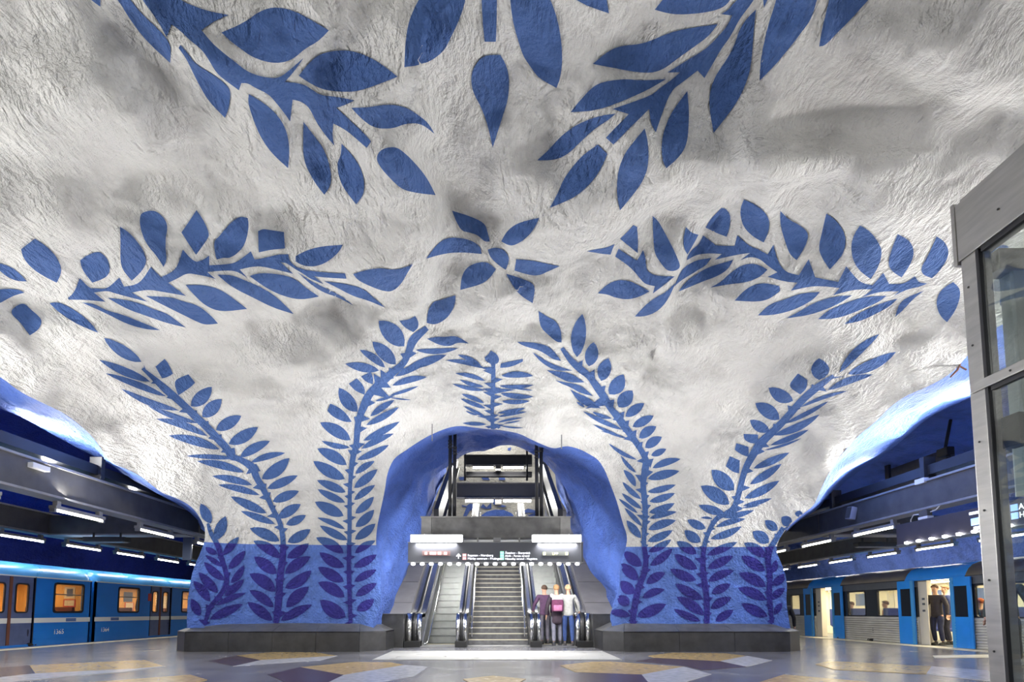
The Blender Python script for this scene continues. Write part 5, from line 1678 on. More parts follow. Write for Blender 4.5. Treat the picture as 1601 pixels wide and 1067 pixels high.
def blue_car(y0, y1, windows, doors, number, ny, label):
    """old enamelled metro car; side towards the hall at XS"""
    t = empty('metro_car', (XS, y0, 0), 0, label, 'train car', 'old blue metro cars on the left')
    L = y1 - y0
    win = [(a - y0, b - y0, .98, 1.86) for a, b in windows]
    dor = [(a - y0, b - y0, .08, 1.97) for a, b in doors]
    b = MB()
    panelled(b, -.07, 0, 0, L, -.05, 2.0, win + dor)
    b.box(-2.7, -2.63, 0, L, -.9, 2.05)
    b.box(-2.7, 0, 0, .05, -.9, 2.0).box(-2.7, 0, L - .05, L, -.9, 2.0)
    b.box(-2.7, -.0, .06, L - .06, -.9, -.02)
    b.build('body', M['tr_blue'], t)
    prof = [(0, 1.99), (-.015, 2.08), (-.07, 2.20), (-.20, 2.31), (-.42, 2.39), (-.85, 2.45), (-1.35, 2.47), (-1.9, 2.44), (-2.4, 2.34), (-2.63, 2.2), (-2.7, 1.99)]
    r = MB()
    rows = [(0.0, .94, .06), (.10, .985, .02), (.24, 1, 0), (L - .24, 1, 0), (L - .10, .985, .02), (L, .94, .06)]
    n = len(prof)
    vs = []
    for yy, s, dz in rows:
        vs += [(-1.35 + (x + 1.35) * s, yy, 1.99 + (z - 1.99) * s) for x, z in prof]
    fs = [(k * n + i, k * n + i + 1, (k + 1) * n + i + 1, (k + 1) * n + i) for k in range(len(rows) - 1) for i in range(n - 1)]
    fs += [tuple(range(n)), tuple(range((len(rows) - 1) * n, len(rows) * n))[::-1]]
    r.add(vs, fs)
    r.build('roof', M['tr_sky'], t, True)
    MB().box(-.005, .012, .0, L, 1.975, 2.01).build('gutter_strip', M['tr_band'], t)
    band = MB()
    panelled(band, 0, .006, 0, L, .68, .82, [(a, b_, 0, 3) for a, b_, *_ in dor])
    band.build('cream_band', M['tr_band'], t)
    cuts = sorted([0.0, L] + [v for d in dor for v in d[:2]])
    for z in (.90, .63, .43, .20):
        for a, c in zip(cuts[::2], cuts[1::2]):
            if c - a > .5:
                MB().box(0, .014, a + .08, c - .08, z, z + .022).build('bead', M['tr_blue'], t)
    for a, c, za, zb in win:
        f = ring_frame(-.02, .018, a - .02, c + .02, za - .02, zb + .02, .055, .10).build('window_frame', M['gasket'], t)
        MB().box(-.04, -.034, a, c, za, zb).build('pane', M['tr_glass'], f)
        MB().box(-.034, -.015, a, c, za + (zb - za) * .60, za + (zb - za) * .60 + .03).build('transom', M['steel_dull'], f)
    for a, c, za, zb in dor:
        m = (a + c) / 2
        for q, (u, v) in enumerate(((a, m - .04), (m + .04, c))):
            wa, wb = (u + .16, v - .13) if q == 0 else (u + .13, v - .16)
            leaf = MB()
            panelled(leaf, -.075, -.035, u, v, za, zb, [(wa, wb, .98, 1.78)])
            leaf = leaf.build('door_leaf', M['tr_door'], t)
            ring_frame(-.04, -.022, wa - .02, wb + .02, .96, 1.80, .04, .09).build('window_frame', M['gasket'], leaf)
            MB().box(-.062, -.056, wa, wb, .98, 1.78).build('pane', M['tr_glass'], leaf)
            MB().box(-.036, -.030, u, v, .68, .82).build('cream_band', M['tr_band'], leaf)
        MB().box(-.08, -.015, m - .045, m + .045, za, zb).build('door_seal', M['tr_seal'], t)
        for u in (a - .03, c):
            MB().box(-.06, .012, u, u + .03, za, zb + .02).build('door_post', M['gasket'], t)
    # interior
    MB().box(-2.62, -.09, .06, L - .06, -.02, .03).build('floor', M['seat_r'], t)
    MB().box(-2.62, -2.58, .06, L - .06, .03, 2.0).build('far_wall', M['tr_in_o'], t)
    for yy in (.07, L - .11):
        MB().box(-2.58, -.1, yy, yy + .04, .03, 2.0).build('end_wall', M['tr_in_o'], t)
    pb = MB().box(-.78, -.44, L - .125, L - .112, 1.43, 1.80).build('poster', M['poster_w'], t)
    MB().box(-.70, -.50, L - .13, L - .125, 1.50, 1.74).build('poster_print', M['poster_b'], pb)
    pb = MB().box(-.80, -.40, L - .125, L - .112, 1.14, 1.40).build('poster', M['poster_r'], t)
    MB().box(-.76, -.44, L - .13, L - .125, 1.19, 1.37).build('poster_sheet', M['poster_w'], pb)
    MB().box(-2.58, -.09, .1, L - .1, 2.0, 2.03).build('inner_ceiling', M['tr_in_c'], t)
    for xx in (-.75, -1.95):
        MB().box(xx - .07, xx + .07, .5, L - .5, 1.965, 1.995).build('ceiling_lamp', M['lamp_in_o'], t)
    k = 0
    for a, c in windows:
        yc = (a + c) / 2 - y0
        for s_ in (-.46, .34):
            s = MB().bbox(-.95, -.15, yc + s_, yc + s_ + .12, .45, 1.15, .03)
            s.bbox(-.95, -.15, yc + s_ - (.35 if s_ > 0 else -.12), yc + s_ + (.0 if s_ > 0 else .47), .40, .50, .03).build('seat', M['seat_r'], t, False)
        MB().box(-2.575, -2.565, yc - .34, yc + .22, 1.42, 1.84).build('poster', M['poster_b'], t)
        p = MB().box(-2.575, -2.568, yc - .25, yc + .34, .98, 1.40).build('poster', M['poster_r'], t)
        MB().box(-2.568, -2.562, yc - .19, yc + .28, 1.06, 1.38).build('poster_sheet', M['poster_w'], p)
    for a, c in doors:
        yc = (a + c) / 2 - y0
        for q in (-.5, .5):
            MB().tube([(-.5, yc + q, .03), (-.5, yc + q, 2.0)], .018, 8).build('grab_pole', M['steel_bright'], t, True)
        MB().box(-2.575, -2.565, yc - .3, yc + .35, .95, 1.75).build('poster', M['poster_w'], t)
    text(number, .20, (.008, ny - y0, .33), (PI / 2, 0, PI / 2), M['num_w'], t, 'number')
    MB().box(0, .010, ny - y0 + .45, ny - y0 + .85, .70, .80).build('emblem_plate', M['poster_b'], t)
    for yy in (.9, 2.4, L - 3.6, L - 1.6):
        MB().box(-2.4, -.1, yy, yy + .9, -1.2, -.35).build('bogie', M['black'], t)
    area('train_light', (XS - 1.35, (y0 + y1) / 2, 1.95), (XS - 1.35, (y0 + y1) / 2, 0), .6, L - 1, 400, (1, .66, .32))
    return t


# y of a pixel on the train's side
def ty(p): return 850.0 * -XS / (779 - p)


e1 = ty(143)
car1 = blue_car(1.2, e1, [(ty(85), ty(131)), (e1 - 7.9, e1 - 6.7), (e1 - 12.2, e1 - 11.0)], [(14.15, 15.62), (9.0, 10.45), (4.2, 5.65)], '1365', ty(87), 'blue metro car marked 1365, nearest on the left track')
car2 = blue_car(e1 + .20, e1 + 16.8, [(ty(185.5), ty(218)), (ty(285), ty(306)), (27.6, 28.8), (32, 33.2)], [(ty(236.5), ty(268)), (25.4, 26.8), (30.2, 31.6)], '1364', e1 + .5,
                'blue metro car marked 1364, behind the gap on the left track')
g = empty('gangway', (XS - 1.35, e1 - .0, .1), 0, 'dark gangway filling the gap between the two blue metro cars', 'gangway')
for k in range(2):
    MB().box(-.9, .9, .03 + k * .08, .08 + k * .08, 0, 1.85).build('bellows_fold', M['gasket'], g)
# sign on the door post
o = MB().bbox(-.004, .02, -.09, .09, -.14, .14, .004).build('door_notice', M['poster_r'], car2)
o.location = (0, ty(234.5) - e1 - .20, 1.55)

# ---- silver and blue train on the right, doors open
XR = 12.62


def ry(p): return 850.0 * XR / (p - 779)


yr0, yr1 = 3.0, 27.5
rt = empty('metro_train', (XR, 0, 0), 0, 'silver and blue metro train with open doors on the right track', 'train car')
M['rib'] = mat('ribbed_steel', (.60, .59, .57), .35, .35, var=.1, vscale=3)
M['tr_grey'] = mat('train_roof_bronze', (.30, .27, .23), .32, .75, var=.12, vscale=2)
M['tr_dark'] = mat('train_window_band', (.02, .025, .035), .12)
M['tr_charc'] = mat('train_charcoal', (.09, .10, .12), .35, var=.1)
M['tr_blue2'] = mat('train_bright_blue', (.03, .26, .80), .22, var=.06, vscale=2)
M['tr_grey_in'] = mat('train_vestibule_grey', (.62, .58, .50), .45)
doorsR = [(ry(1303), ry(1272.5)), (ry(1490), ry(1432)), (9.0, 10.5), (4.6, 6.1)]
winsR = [(ry(1352), ry(1325)), (ry(1413), ry(1371)), (ry(1250), ry(1236)), (12.25, ry(1524)), (10.9, 11.9), (7.2, 8.3)]
winR = [(a, b, .86, 1.70) for a, b in winsR]
dorR = [(a, b, .02, 1.92) for a, b in doorsR]
for a, c in [(u, v) for u, v in zip(([yr0] + sorted(w for d in doorsR for w in d))[::2] , (sorted(w for d in doorsR for w in d) + [yr1])[::2])]:
    b = MB()
    panelled(b, 0, .06, a, c, .84, 1.74, [w for w in winR if a < w[0] < c])
    b.build('window_band', M['tr_dark'], rt)
b = MB()
panelled(b, 0, .06, yr0, yr1, 1.74, 1.98, dorR)
b.build('fascia', M['tr_charc'], rt)
b = MB()
panelled(b, .01, .07, yr0, yr1, -.12, .84, dorR)
b.build('lower_panel', M['rib'], rt)
cuts = [yr0] + sorted(v for d in doorsR for v in d) + [yr1]
for a, c in zip(cuts[::2], cuts[1::2]):
    for k in range(11):
        z = .02 + k * .073
        MB().prism([(0.012, z), (-.016, z + .012), (-.016, z + .040), (0.012, z + .052)], 'y', a + .02, c - .02).build('rib', M['rib'], rt)
prof = [(0, 1.97), (.03, 2.05), (.10, 2.17), (.22, 2.28), (.42, 2.36), (.8, 2.41), (1.4, 2.44), (2.0, 2.41), (2.5, 2.3), (2.8, 1.97)]
n = len(prof)
dk = [(a - .42, c + .42) for a, c in sorted(doorsR)]
segs, y = [], yr0
for a, c in dk:
    segs += [(y, a, 'tr_grey'), (a, c, 'tr_sky')]
    y = c
segs.append((y, yr1, 'tr_grey'))
for a, c, m in segs:
    r = MB()
    vs = [(x, yy, z) for yy in (a, c) for x, z in prof]
    r.add(vs, [(i, i + 1, n + i + 1, n + i) for i in range(n - 1)])
    r.build('roof_section', M['tr_blue2'] if m == 'tr_sky' else M[m], rt, True)
    if m == 'tr_sky':
        MB().box(-.012, .05, a, c, 1.93, 1.99).build('door_header', M['tr_blue2'], rt)
MB().box(-.01, .02, yr0, yr1, 1.955, 1.975).build('gutter', M['gasket'], rt)
for a, c, za, zb in winR:
    f = ring_frame(-.008, .03, a - .015, c + .015, za - .015, zb + .015, .03, .08).build('window_frame', M['gasket'], rt)
    MB().box(.02, .026, a, c, za, zb).build('pane', M['tr_glass'], f)
for a, c in doorsR:
    w = (c - a) / 2 * .98
    for u, v in ((a - w, a - .0), (c + .0, c + w)):
        lf = MB()
        panelled(lf, -.085, -.045, u, v, .02, 1.94, [(u + .12, v - .12, .86, 1.70)])
        lf = lf.build('door_leaf', M['tr_blue2'], rt)
        MB().box(-.072, -.060, u + .12, v - .12, .86, 1.70).build('pane', M['tr_dark'], lf)
        for k in range(9):
            z = .08 + k * .075
            MB().box(-.093, -.084, u + .10, v - .10, z, z + .03).build('rib', M['tr_blue2'], lf)
        MB().box(-.092, -.084, v - .12 if u < a - .01 else u + .0, v if u < a - .01 else u + .12, .0, 1.94).build('edge_strip', M['tr_sky'], lf)
    # vestibule cheek beside the doorway
    MB().bbox(.07, .45, c - .03, c + .03, .02, 1.95, .01).build('vestibule_cheek', M['tr_grey_in'], rt)
    MB().bbox(.07, .45, a - .03, a + .03, .02, 1.95, .01).build('vestibule_cheek', M['tr_grey_in'], rt)
    pnl = MB().box(.062, .085, c - .34, c - .02, .02, 1.92).build('door_pocket_panel', M['tr_grey_in'], rt)
    for z in (1.35, 1.2, 1.0):
        MB().box(.055, .062, c - .24, c - .14, z, z + .06).build('button_plate', M['tr_charc'], pnl)
    for q in (.35, .75):
        MB().tube([(.55 + q * .6, a + (c - a) * q, .02), (.55 + q * .6, a + (c - a) * q, 2.0)], .02, 8).build('grab_pole', M['yellow_rail'], rt, True)
    MB().box(-.03, .1, a, c, -.01, .02).build('door_sill', M['steel'], rt)
MB().box(.05, 2.75, yr0, yr1, -.12, .015).build('floor', M['tr_charc'], rt)
MB().box(2.70, 2.75, yr0, yr1, .0, 2.0).build('far_wall', M['tr_in_c'], rt)
MB().box(.06, 2.75, yr0, yr1, 2.0, 2.03).build('inner_ceiling', M['tr_in_c'], rt)
for yy in (yr0, yr1 - .04):
    MB().box(.05, 2.75, yy, yy + .04, .0, 2.0).build('end_wall', M['tr_in_c'], rt)
for xx in (.7, 2.0):
    MB().box(xx - .08, xx + .08, yr0 + .3, yr1 - .3, 1.965, 1.995).build('ceiling_lamp', M['lamp_in_c'], rt)
for a, c in winsR[:6]:
    yc = (a + c) / 2
    for xx in (.12, 1.75):
        s = MB().bbox(xx, xx + .85, yc + .42, yc + .54, .40, 1.12, .03)
        s.bbox(xx, xx + .85, yc, yc + .46, .36, .46, .03).build('seat', M['seat_b'], rt)
    MB().tube([(.95, yc + .48, .02), (.95, yc + .48, 2.0)], .02, 8).build('grab_pole', M['yellow_rail'], rt, True)
    MB().box(2.69, 2.70, yc - .4, yc + .2, 1.25, 1.75).build('poster', M['poster_b'], rt)
    MB().box(.10, 2.0, yc + .9, yc + .93, .4, 1.9).build('glass_screen', M['tr_glass'], rt)
for a, c in doorsR:
    MB().box(2.69, 2.70, a + .2, c - .3, 1.1, 1.7).build('poster', M['poster_w'], rt)
area('train_light', (XR + 1.35, 15.5, 1.94), (XR + 1.35, 15.5, 0), 1.2, 22, 900, (1, .88, .62))
for yy in (4.5, 13.0, 17.5, 25):
    MB().box(.2, 2.5, yy, yy + 1.6, -1.2, -.2).build('bogie', M['black'], rt)

# pale strip of tactile paving near the right platform edge
q = [at_z(x, y, 0) for x, y in ((1458, 1026), (1560, 1024), (1560, 1029), (1462, 1030))]
MB().prism([(p.x, p.y) for p in q], 'z', -.005, .008).build('terrazzo_inlay', M['edge'], floor)

# ------------------------------------------------------------------ glass lift at the right edge
lift = empty('glass_lift', (3.09, 3.5, 0), 0, 'steel framed glass lift shaft at the right edge, nearest the camera', 'lift')
LX, LY = 3.02, 3.5
EL = Vector((3.09, 3.5, 0))


def lb(name, x0, x1, y0, y1, z0, z1, m, parent=None, b=.006):
    return MB().bbox(x0 + .09 - EL.x, x1 + .09 - EL.x, y0 - .02 - EL.y, y1 - .02 - EL.y, z0, z1, b).build(name, M[m], parent or lift)


M['lift_steel'] = mat('lift_brushed_steel', (.46, .45, .43), .34, .9, var=.10, vscale=2, stretch=(2, 2, 14))
M['lift_glass'] = glass('lift_glass', (.93, .96, .95), .04, grow=.28)
M['lift_grey'] = mat('lift_grey_panel', (.33, .37, .37), .3, .3, var=.1)
px0, px1 = 3.035, 3.14           # corner post
post = lb('corner_post', px0, px1, 3.41, 3.52, 0, 3.40, 'lift_steel')
lb('gasket', px0 - .001, px0 + .03, 3.387, 3.412, 0, 3.36, 'gasket', post)
hd = lb('header', px0 - .01, px0 + .12, .2, 3.53, 3.36, 3.76, 'lift_steel')
lb('end_cap', px0 - .015, px0 + .125, 3.53, 3.56, 3.34, 3.78, 'lift_steel', hd)
lb('roof_plate', px0, 5.0, .2, 3.5, 3.74, 3.78, 'lift_steel')
mr = lb('mid_rail', px0 - .012, px0 + .05, .2, 3.50, 2.43, 2.495, 'lift_steel')
lb('gasket', px0, px0 + .03, .2, 3.37, 2.40, 2.431, 'gasket', mr)
lb('gasket', px0, px0 + .03, .2, 3.37, 3.325, 3.361, 'gasket', hd)
lb('bottom_rail', px0 - .01, px0 + .06, .2, 3.38, 0.0, .16, 'lift_steel')
lb('glass_pane', px0 + .012, px0 + .020, .2, 3.395, .16, 2.41, 'lift_glass', None, .001)
lb('glass_pane', px0 + .012, px0 + .020, .2, 3.395, 2.49, 3.34, 'lift_glass', None, .001)
for z in (.35, .75, 1.2, 1.65, 2.1, 2.75, 3.15):
    s = MB().lathe([(.007, 0), (.007, .003)], (0, 0, 0), 8).build('screw', M['rubber'], post)
    s.matrix_local = Matrix.Translation((px0 + .09 - EL.x - .001, 3.455 - EL.y, z)) @ Matrix.Rotation(-PI / 2, 4, 'Y')
for y in (1.0, 1.8, 2.6, 3.2):
    for z, par in ((2.463, mr), (3.5, hd)):
        s = MB().lathe([(.007, 0), (.007, .003)], (0, 0, 0), 8).build('screw', M['rubber'], par)
        s.matrix_local = Matrix.Translation((px0 + .09 - EL.x - .0135, y - EL.y, z)) @ Matrix.Rotation(-PI / 2, 4, 'Y')
# far wall of the shaft: glass strip, solid grey panel put in for a reflection, small dark display
lb('glass_pane', 3.16, 3.26, 3.42, 3.43, .0, 3.36, 'lift_glass', None, .001)
lb('rear_reflection', 3.265, 3.62, 3.40, 3.50, 1.74, 3.36, 'lift_grey')
lb('display_box', 3.11, 3.19, 3.28, 3.40, 2.03, 2.23, 'black')
lb('rear_top_rail', 3.16, 5.0, 3.38, 3.5, 3.22, 3.36, 'lift_steel')
lb('rear_glass', 3.30, 4.9, 3.42, 3.43, .0, 1.86, 'lift_glass', None, .001)
lb('rear_glass', 3.62, 4.9, 3.42, 3.43, 1.86, 3.3, 'lift_glass', None, .001)
lb('corner_post', 4.88, 5.0, 3.38, 3.52, 0, 3.40, 'lift_steel')
lb('corner_post', px0, px1, .1, .22, 0, 3.40, 'lift_steel')
lb('car_beam', 3.18, 4.85, 3.24, 3.34, 2.50, 2.56, 'gasket')
# ------------------------------------------------------------------ people
def skin_obj(name, chains, m, parent, levels=2):
    """chains: list of lists of (point, radius); chains that start on an existing point join it. One continuous skin-grown surface."""
    V, R, E, idx = [], [], [], {}

    def vid(p, r):
        k = tuple(round(c, 4) for c in p)
        if k not in idx:
            idx[k] = len(V)
            V.append(p)
            R.append(r if isinstance(r, tuple) else (r, r))
        return idx[k]
    for ch in chains:
        ids = [vid(p, r) for p, r in ch]
        E += list(zip(ids[:-1], ids[1:]))
    me = bpy.data.meshes.new(name)
    me.from_pydata(V, E, [])
    o = link(name, me, None, parent)
    md = o.modifiers.new('skin', 'SKIN')
    md.use_smooth_shade = True
    md.branch_smoothing = .3
    lay = me.skin_vertices[0].data if me.skin_vertices else None
    if lay:
        for i, r in enumerate(R):
            lay[i].radius = r
            lay[i].use_root = (i == 0)
    sb = o.modifiers.new('sub', 'SUBSURF')
    sb.levels = sb.render_levels = levels
    me.materials.append(m)
    return o


def lerp(a, b, t): return tuple(a[i] + (b[i] - a[i]) * t for i in range(3))


M['skin'] = mat('skin', (.55, .32, .22), .55)
M['eye'] = mat('eye_dark', (.03, .02, .02), .2)
M['lip'] = mat('lips', (.42, .16, .13), .5)
CLOTH = {}


def cloth(c):
    if c not in CLOTH:
        CLOTH[c] = mat('cloth_%d' % len(CLOTH), c, .85, var=.18, vscale=14, bump=.25, bscale=25)
    return CLOTH[c]


def person(label, loc, rz, jacket, trousers, shoes, hair, pose='stand', scale=1.0, hat=None, long_hair=False, coat=.0, arms=None, lean=0.0, group=None, stride=.0):
    """figure facing +y before rotation"""
    t = empty('person', loc, rz, label, 'person', group)
    t.scale = (scale,) * 3
    sit = pose == 'sit'
    hz = .50 if sit else .93
    pel = (0, 0, hz)
    lx = lean
    chest = (0, lx * .7, hz + .36)
    shz = hz + .50
    neck = (0, lx * 1.0, hz + .56)
    legs = []
    for s in (-1, 1):
        hip = (s * .09, 0, hz - .03)
        if sit:
            knee, ank = (s * .10, .43, hz - .02), (s * .10, .42, .09)
        else:
            st_ = stride * s
            knee = (s * .10, .05 + st_ * .55, .50)
            ank = (s * .10, -.02 + st_, .085)
        legs.append((hip, knee, ank))
    arms = arms or ((-.30, .05, .86), (.30, .05, .86))
    A = []
    for s, hand in zip((-1, 1), arms):
        sh = (s * .18, lx * .9, shz)
        hand = (hand[0], hand[1], hand[2] + (hz - .93))
        mid = lerp(sh, hand, .5)
        el = (mid[0] + s * .04, mid[1] - .04, mid[2])
        A.append((sh, el, hand))
    # body: torso, neck, head, limbs as one surface
    ch = [[(pel, (.145, .11)), (lerp(pel, chest, .5), (.125, .095)), (chest, (.15, .105)), ((0, lx, shz), (.085, .075)), (neck, .052), ((0, lx + .01, neck[2] + .06), .055),
           ((0, lx + .02, neck[2] + .13), (.078, .092)), ((0, lx + .015, neck[2] + .20), (.080, .098)), ((0, lx + .01, neck[2] + .255), (.055, .065))]]
    for (hip, knee, ank) in legs:
        ch.append([(pel, (.145, .11)), (hip, .085), (lerp(hip, knee, .5), .075), (knee, .055), (lerp(knee, ank, .4), .052), (ank, .036)])
    for s, (sh, el, hand) in zip((-1, 1), A):
        d = Vector(hand) - Vector(el)
        d.normalize()
        palm = tuple(Vector(hand) + d * .06)
        ch.append([((0, lx, shz), (.085, .075)), (sh, .062), (lerp(sh, el, .5), .048), (el, .040), (lerp(el, hand, .5), .035), (hand, .026), (palm, (.032, .020))])
    body = skin_obj('body', ch, M['skin'], t)
    # hands: five separate fingers rooted in the palm
    for s, (sh, el, hand) in zip((-1, 1), A):
        d = (Vector(hand) - Vector(el)).normalized()
        f = Vector((0, 1, 0)) - d * d.y
        f.normalize()
        b = f.cross(d) * s
        palm = Vector(hand) + d * .06
        for k, ln in enumerate((.060, .072, .076, .068)):
            off = f * (.027 - .018 * k)
            p0 = palm + off * .6
            p1 = palm + off + d * ln * .55 + b * -.004
            p2 = palm + off + d * ln + b * -.022
            skin_obj('finger', [[(tuple(p0), .010), (tuple(p1), .009), (tuple(p2), .0075)]], M['skin'], body, 1)
        q0, q1, q2 = Vector(hand) + d * .025 + f * .015, Vector(hand) + d * .055 + f * .048 - b * .008, Vector(hand) + d * .095 + f * .056 - b * .018
        skin_obj('thumb', [[(tuple(q0), .012), (tuple(q1), .0105), (tuple(q2), .008)]], M['skin'], body, 1)
    # face
    hy, hc = lx + .015, neck[2] + .165
    fr = hy + .088
    MB().add([(0, fr - .01, hc + .025), (-.013, fr - .008, hc - .022), (.013, fr - .008, hc - .022), (0, fr + .024, hc - .018)], [(0, 1, 3), (0, 3, 2), (1, 2, 3), (0, 2, 1)]).build('nose', M['skin'], body)
    for s in (-1, 1):
        MB().ellipsoid((s * .031, fr - .012, hc + .024), .012, .007, .007, 8, 5).build('eye', M['eye'], body, True)
        MB().ellipsoid((s * .082, hy - .005, hc + .005), .010, .020, .030, 8, 5).build('ear', M['skin'], body, True)
    MB().ellipsoid((0, fr - .008, hc - .050), .024, .008, .006, 8, 5).build('mouth', M['lip'], body, True)
    # hair: a cap that leaves the face free
    hm = MB()
    n, mm = 16, 9
    vs, fs = [], []
    for i in range(mm):
        ph = PI * i / (mm - 1)
        for k in range(n):
            th = 2 * PI * k / n
            x, y, z = math.sin(ph) * math.cos(th), math.sin(ph) * math.sin(th), math.cos(ph)
            front = max(0, y)
            low = -.15 - (1.5 if long_hair else .45) * max(0, -y + .1) + .75 * front
            z2 = max(z, low)
            vs.append((x * .095, hy - .008 + y * .108, hc + .035 + z2 * .100))
    for i in range(mm - 1):
        for k in range(n):
            fs.append((i * n + k, i * n + (k + 1) % n, (i + 1) * n + (k + 1) % n, (i + 1) * n + k))
    hm.add(vs, fs).build('hair', cloth(hair), t, True)
    if hat:
        MB().lathe([(.102, -.01), (.104, .03), (.092, .075), (.055, .105), (.012, .115)], (0, hy - .004, hc + .055), 16, 1, 1.1).build('knit_hat', cloth(hat), t, True)
    # clothes
    jk = [[((0, 0, hz - .06 - coat * .3), (.165 + coat * .05, .135 + coat * .04)), (pel, (.165, .135)), (lerp(pel, chest, .5), (.155, .125)), (chest, (.178, .132)), ((0, lx, shz), (.11, .092)), ((0, lx, neck[2] - .02), .075)]]
    if coat > .3:
        jk[0].insert(0, ((0, 0, hz - coat), (.19, .16)))
    for (sh, el, hand) in A:
        jk.append([((0, lx, shz), (.11, .092)), (sh, .086), (lerp(sh, el, .5), .070), (el, .060), (lerp(el, hand, .5), .054), (lerp(el, hand, .96), .044)])
    skin_obj('jacket', jk, cloth(jacket), t)
    tr = [[((0, 0, hz + .04), (.150, .118)), (pel, (.152, .120)), ((0, 0, hz - .035), (.13, .11))]]
    for (hip, knee, ank) in legs:
        tr.append([((0, 0, hz - .035), (.13, .11)), (hip, .096), (lerp(hip, knee, .5), .088), (knee, .070), (lerp(knee, ank, .4), .068), (lerp(knee, ank, .97), .056)])
    skin_obj('trousers', tr, cloth(trousers), t)
    for (hip, knee, ank) in legs:
        x, y, z = ank
        s = MB()
        s.bbox(x - .048, x + .048, y - .075, y + .185, z - .085, z - .062, .01)
        s.ellipsoid((x, y + .085, z - .055), .046, .10, .045, 12, 7).ellipsoid((x, y - .02, z - .03), .046, .06, .06, 12, 7)
        s.build('shoe', cloth(shoes), t, True)
    return t


Z_R = 0.03
# three travellers boarding the right escalator, seen from behind
esc_x = 1.75
p1 = person('traveller in a purple jacket at the left of the group on the right escalator', (1.40, Y0 + .12, Z_R), .12, (.085, .04, .09), (.16, .15, .19), (.05, .045, .05), (.10, .06, .04), coat=.15,
            arms=((-.33, .12, .98), (.26, .2, .92)), stride=.06)
p2 = person('traveller with a fluffy white hood and pink rucksack boarding the right escalator', (1.72, Y0 - .35, .02), .0, (.045, .03, .045), (.20, .20, .26), (.05, .05, .06), (.42, .24, .11), coat=.35,
            long_hair=True, stride=.10)
hd_ = MB()
for k in range(22):
    a = PI * k / 21
    hd_.ellipsoid((.15 * math.cos(a), -.07 - .05 * math.sin(a), 1.46 - .05 * math.sin(a)), .055, .055, .055, 8, 6)
hd_.ellipsoid((0, -.13, 1.36), .15, .06, .11, 12, 8).build('fur_hood', cloth((.72, .66, .70)), p2, True)
rk = MB().bbox(-.17, .17, -.31, -.13, .98, 1.33, .05)
rk = rk.build('rucksack', cloth((.13, .03, .08)), p2, True)
MB().bbox(-.12, .12, -.35, -.30, 1.0, 1.17, .025).build('pocket', cloth((.42, .15, .28)), rk, True)
for s in (-1, 1):
    MB().tube([(s * .11, -.14, 1.32), (s * .12, 0, 1.46), (s * .12, .13, 1.36), (s * .12, .12, 1.1)], .016, 6).build('strap', cloth((.30, .035, .12)), rk)
p3 = person('fair-haired traveller in a light grey jacket and blue jeans boarding the right escalator', (2.05, Y0 - .45, .02), -.05, (.42, .42, .40), (.035, .07, .22), (.06, .055, .06), (.55, .36, .20), coat=.12,
            long_hair=True, arms=((-.29, .1, .9), (.33, .12, .98)), stride=-.12)

# man behind the lift glass
gp = at_z(1590, 1040, 0)
pm = person('man in a grey green coat with an orange bag, seen behind the lift glass', (gp.x - .10, gp.y, 0), 2.2, (.055, .075, .075), (.085, .08, .075), (.45, .45, .45), (.02, .02, .02), hat=(.02, .025, .03), coat=.30, scale=1.03,
            arms=((-.30, .02, .84), (.30, .10, .84)), stride=.05)
bg = empty('shopping_bag', (gp.x - .40, gp.y - .12, .30), .3, 'small orange red carrier bag held by the man behind the lift', 'bag')
MB().prism([(-.09, 0), (.09, 0), (.10, .34), (-.10, .34)], 'y', -.06, .06).build('bag', mat('bag_orange', (.80, .12, .03), .5, var=.1), bg)
MB().tube([(-.05, 0, .34), (-.04, 0, .47), (.04, 0, .47), (.05, 0, .34)], .008, 6).build('handle', mat('bag_handle', (.6, .1, .03), .5), bg, True)

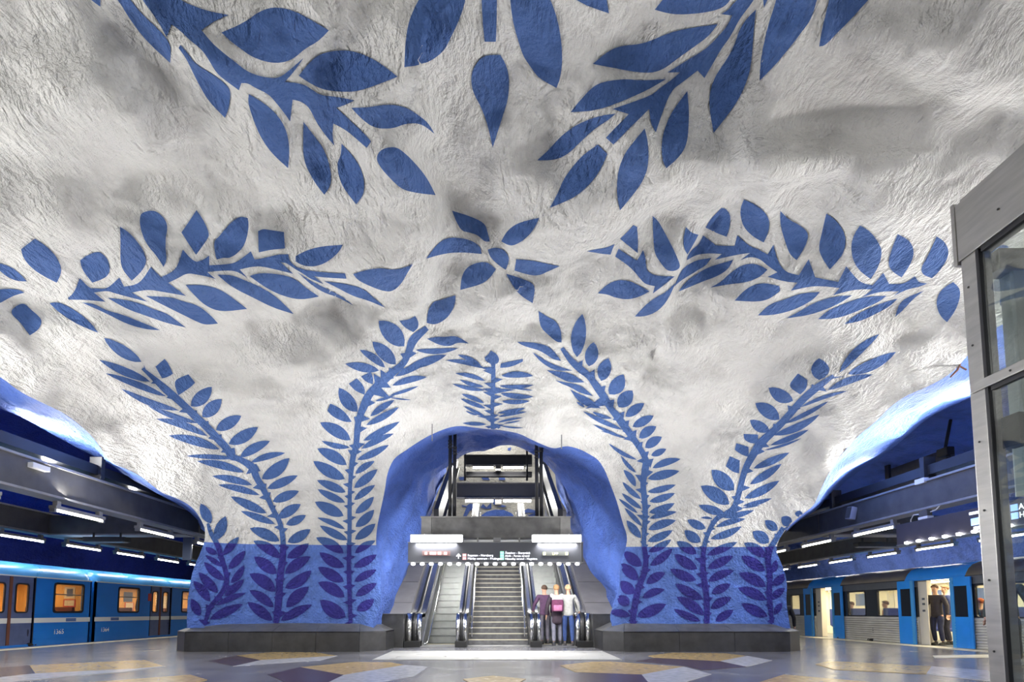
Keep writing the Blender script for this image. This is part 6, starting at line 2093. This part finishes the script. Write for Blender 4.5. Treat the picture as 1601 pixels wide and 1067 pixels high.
# people in and by the right train
person('dark-coated passenger standing in the open train door nearest the lift', (XR + .42, 850 * (XR + .42) / (1463 - 779), .02), 1.9, (.035, .03, .04), (.03, .035, .08), (.03, .03, .03), (.09, .05, .03), coat=.3, lean=.03)
person('passenger in a navy blue coat behind the dark-coated one in the open train doorway', (XR + .9, 850 * (XR + .9) / (1478 - 779), .02), 1.2, (.03, .05, .16), (.03, .03, .05), (.02, .02, .02), (.20, .10, .05), coat=.2)
person('seated passenger with ginger hair by the train window nearest the lift', (XR + .5, 850 * (XR + .5) / (1531 - 779), .02), .2, (.02, .02, .03), (.03, .03, .05), (.02, .02, .02), (.50, .13, .03), pose='sit')
person('seated passenger with brown hair in the train window between the open doors', (XR + .5, 850 * (XR + .5) / (1334 - 779), .02), 1.2, (.35, .20, .14), (.05, .05, .08), (.02, .02, .02), (.14, .06, .03), pose='sit', lean=.08)
person('seated passenger with an orange scarf in the train window left of the second door', (XR + .5, 850 * (XR + .5) / (1386 - 779), .02), 1.2, (.45, .16, .06), (.05, .05, .08), (.02, .02, .02), (.10, .05, .03), pose='sit', lean=.05)
person('dark figure sitting at the outer end of the right plinth', (8.22, 15.75, .12), -.25, (.012, .012, .014), (.012, .012, .016), (.012, .012, .012), (.02, .015, .012), pose='sit')
st_ = MB().bbox(8.0, 8.42, 15.5, 16.0, 0, .52, .02).build('stone_bench', M['granite'])
tag(st_, 'low granite bench under the dark seated figure beyond the right plinth', 'bench')
o = empty('paper_bag', (at_z(1537, 1016, 0).x, at_z(1537, 1016, 0).y, 0), .4, 'white paper bag standing on the platform left of the lift post', 'bag')
MB().prism([(-.13, 0), (.13, 0), (.07, .52), (-.04, .52)], 'y', -.09, .09).build('bag', M['white'], o)
MB().tube([(-.02, 0, .5), (-.02, 0, .62), (.05, 0, .62), (.05, 0, .5)], .008, 6).build('handle', M['white'], o, True)
# people in the left cars
person('seated passenger in the first door window of the blue car 1365', (XS - .55, ty(47), .03), -1.2, (.05, .04, .06), (.03, .03, .05), (.02, .02, .02), (.06, .03, .02), pose='sit', scale=1.05)
person('standing passenger in a dark coat behind the doors of the blue car 1364', (XS - .7, ty(249), .03), -1.4, (.06, .035, .05), (.03, .03, .05), (.02, .02, .02), (.08, .04, .03), coat=.2)
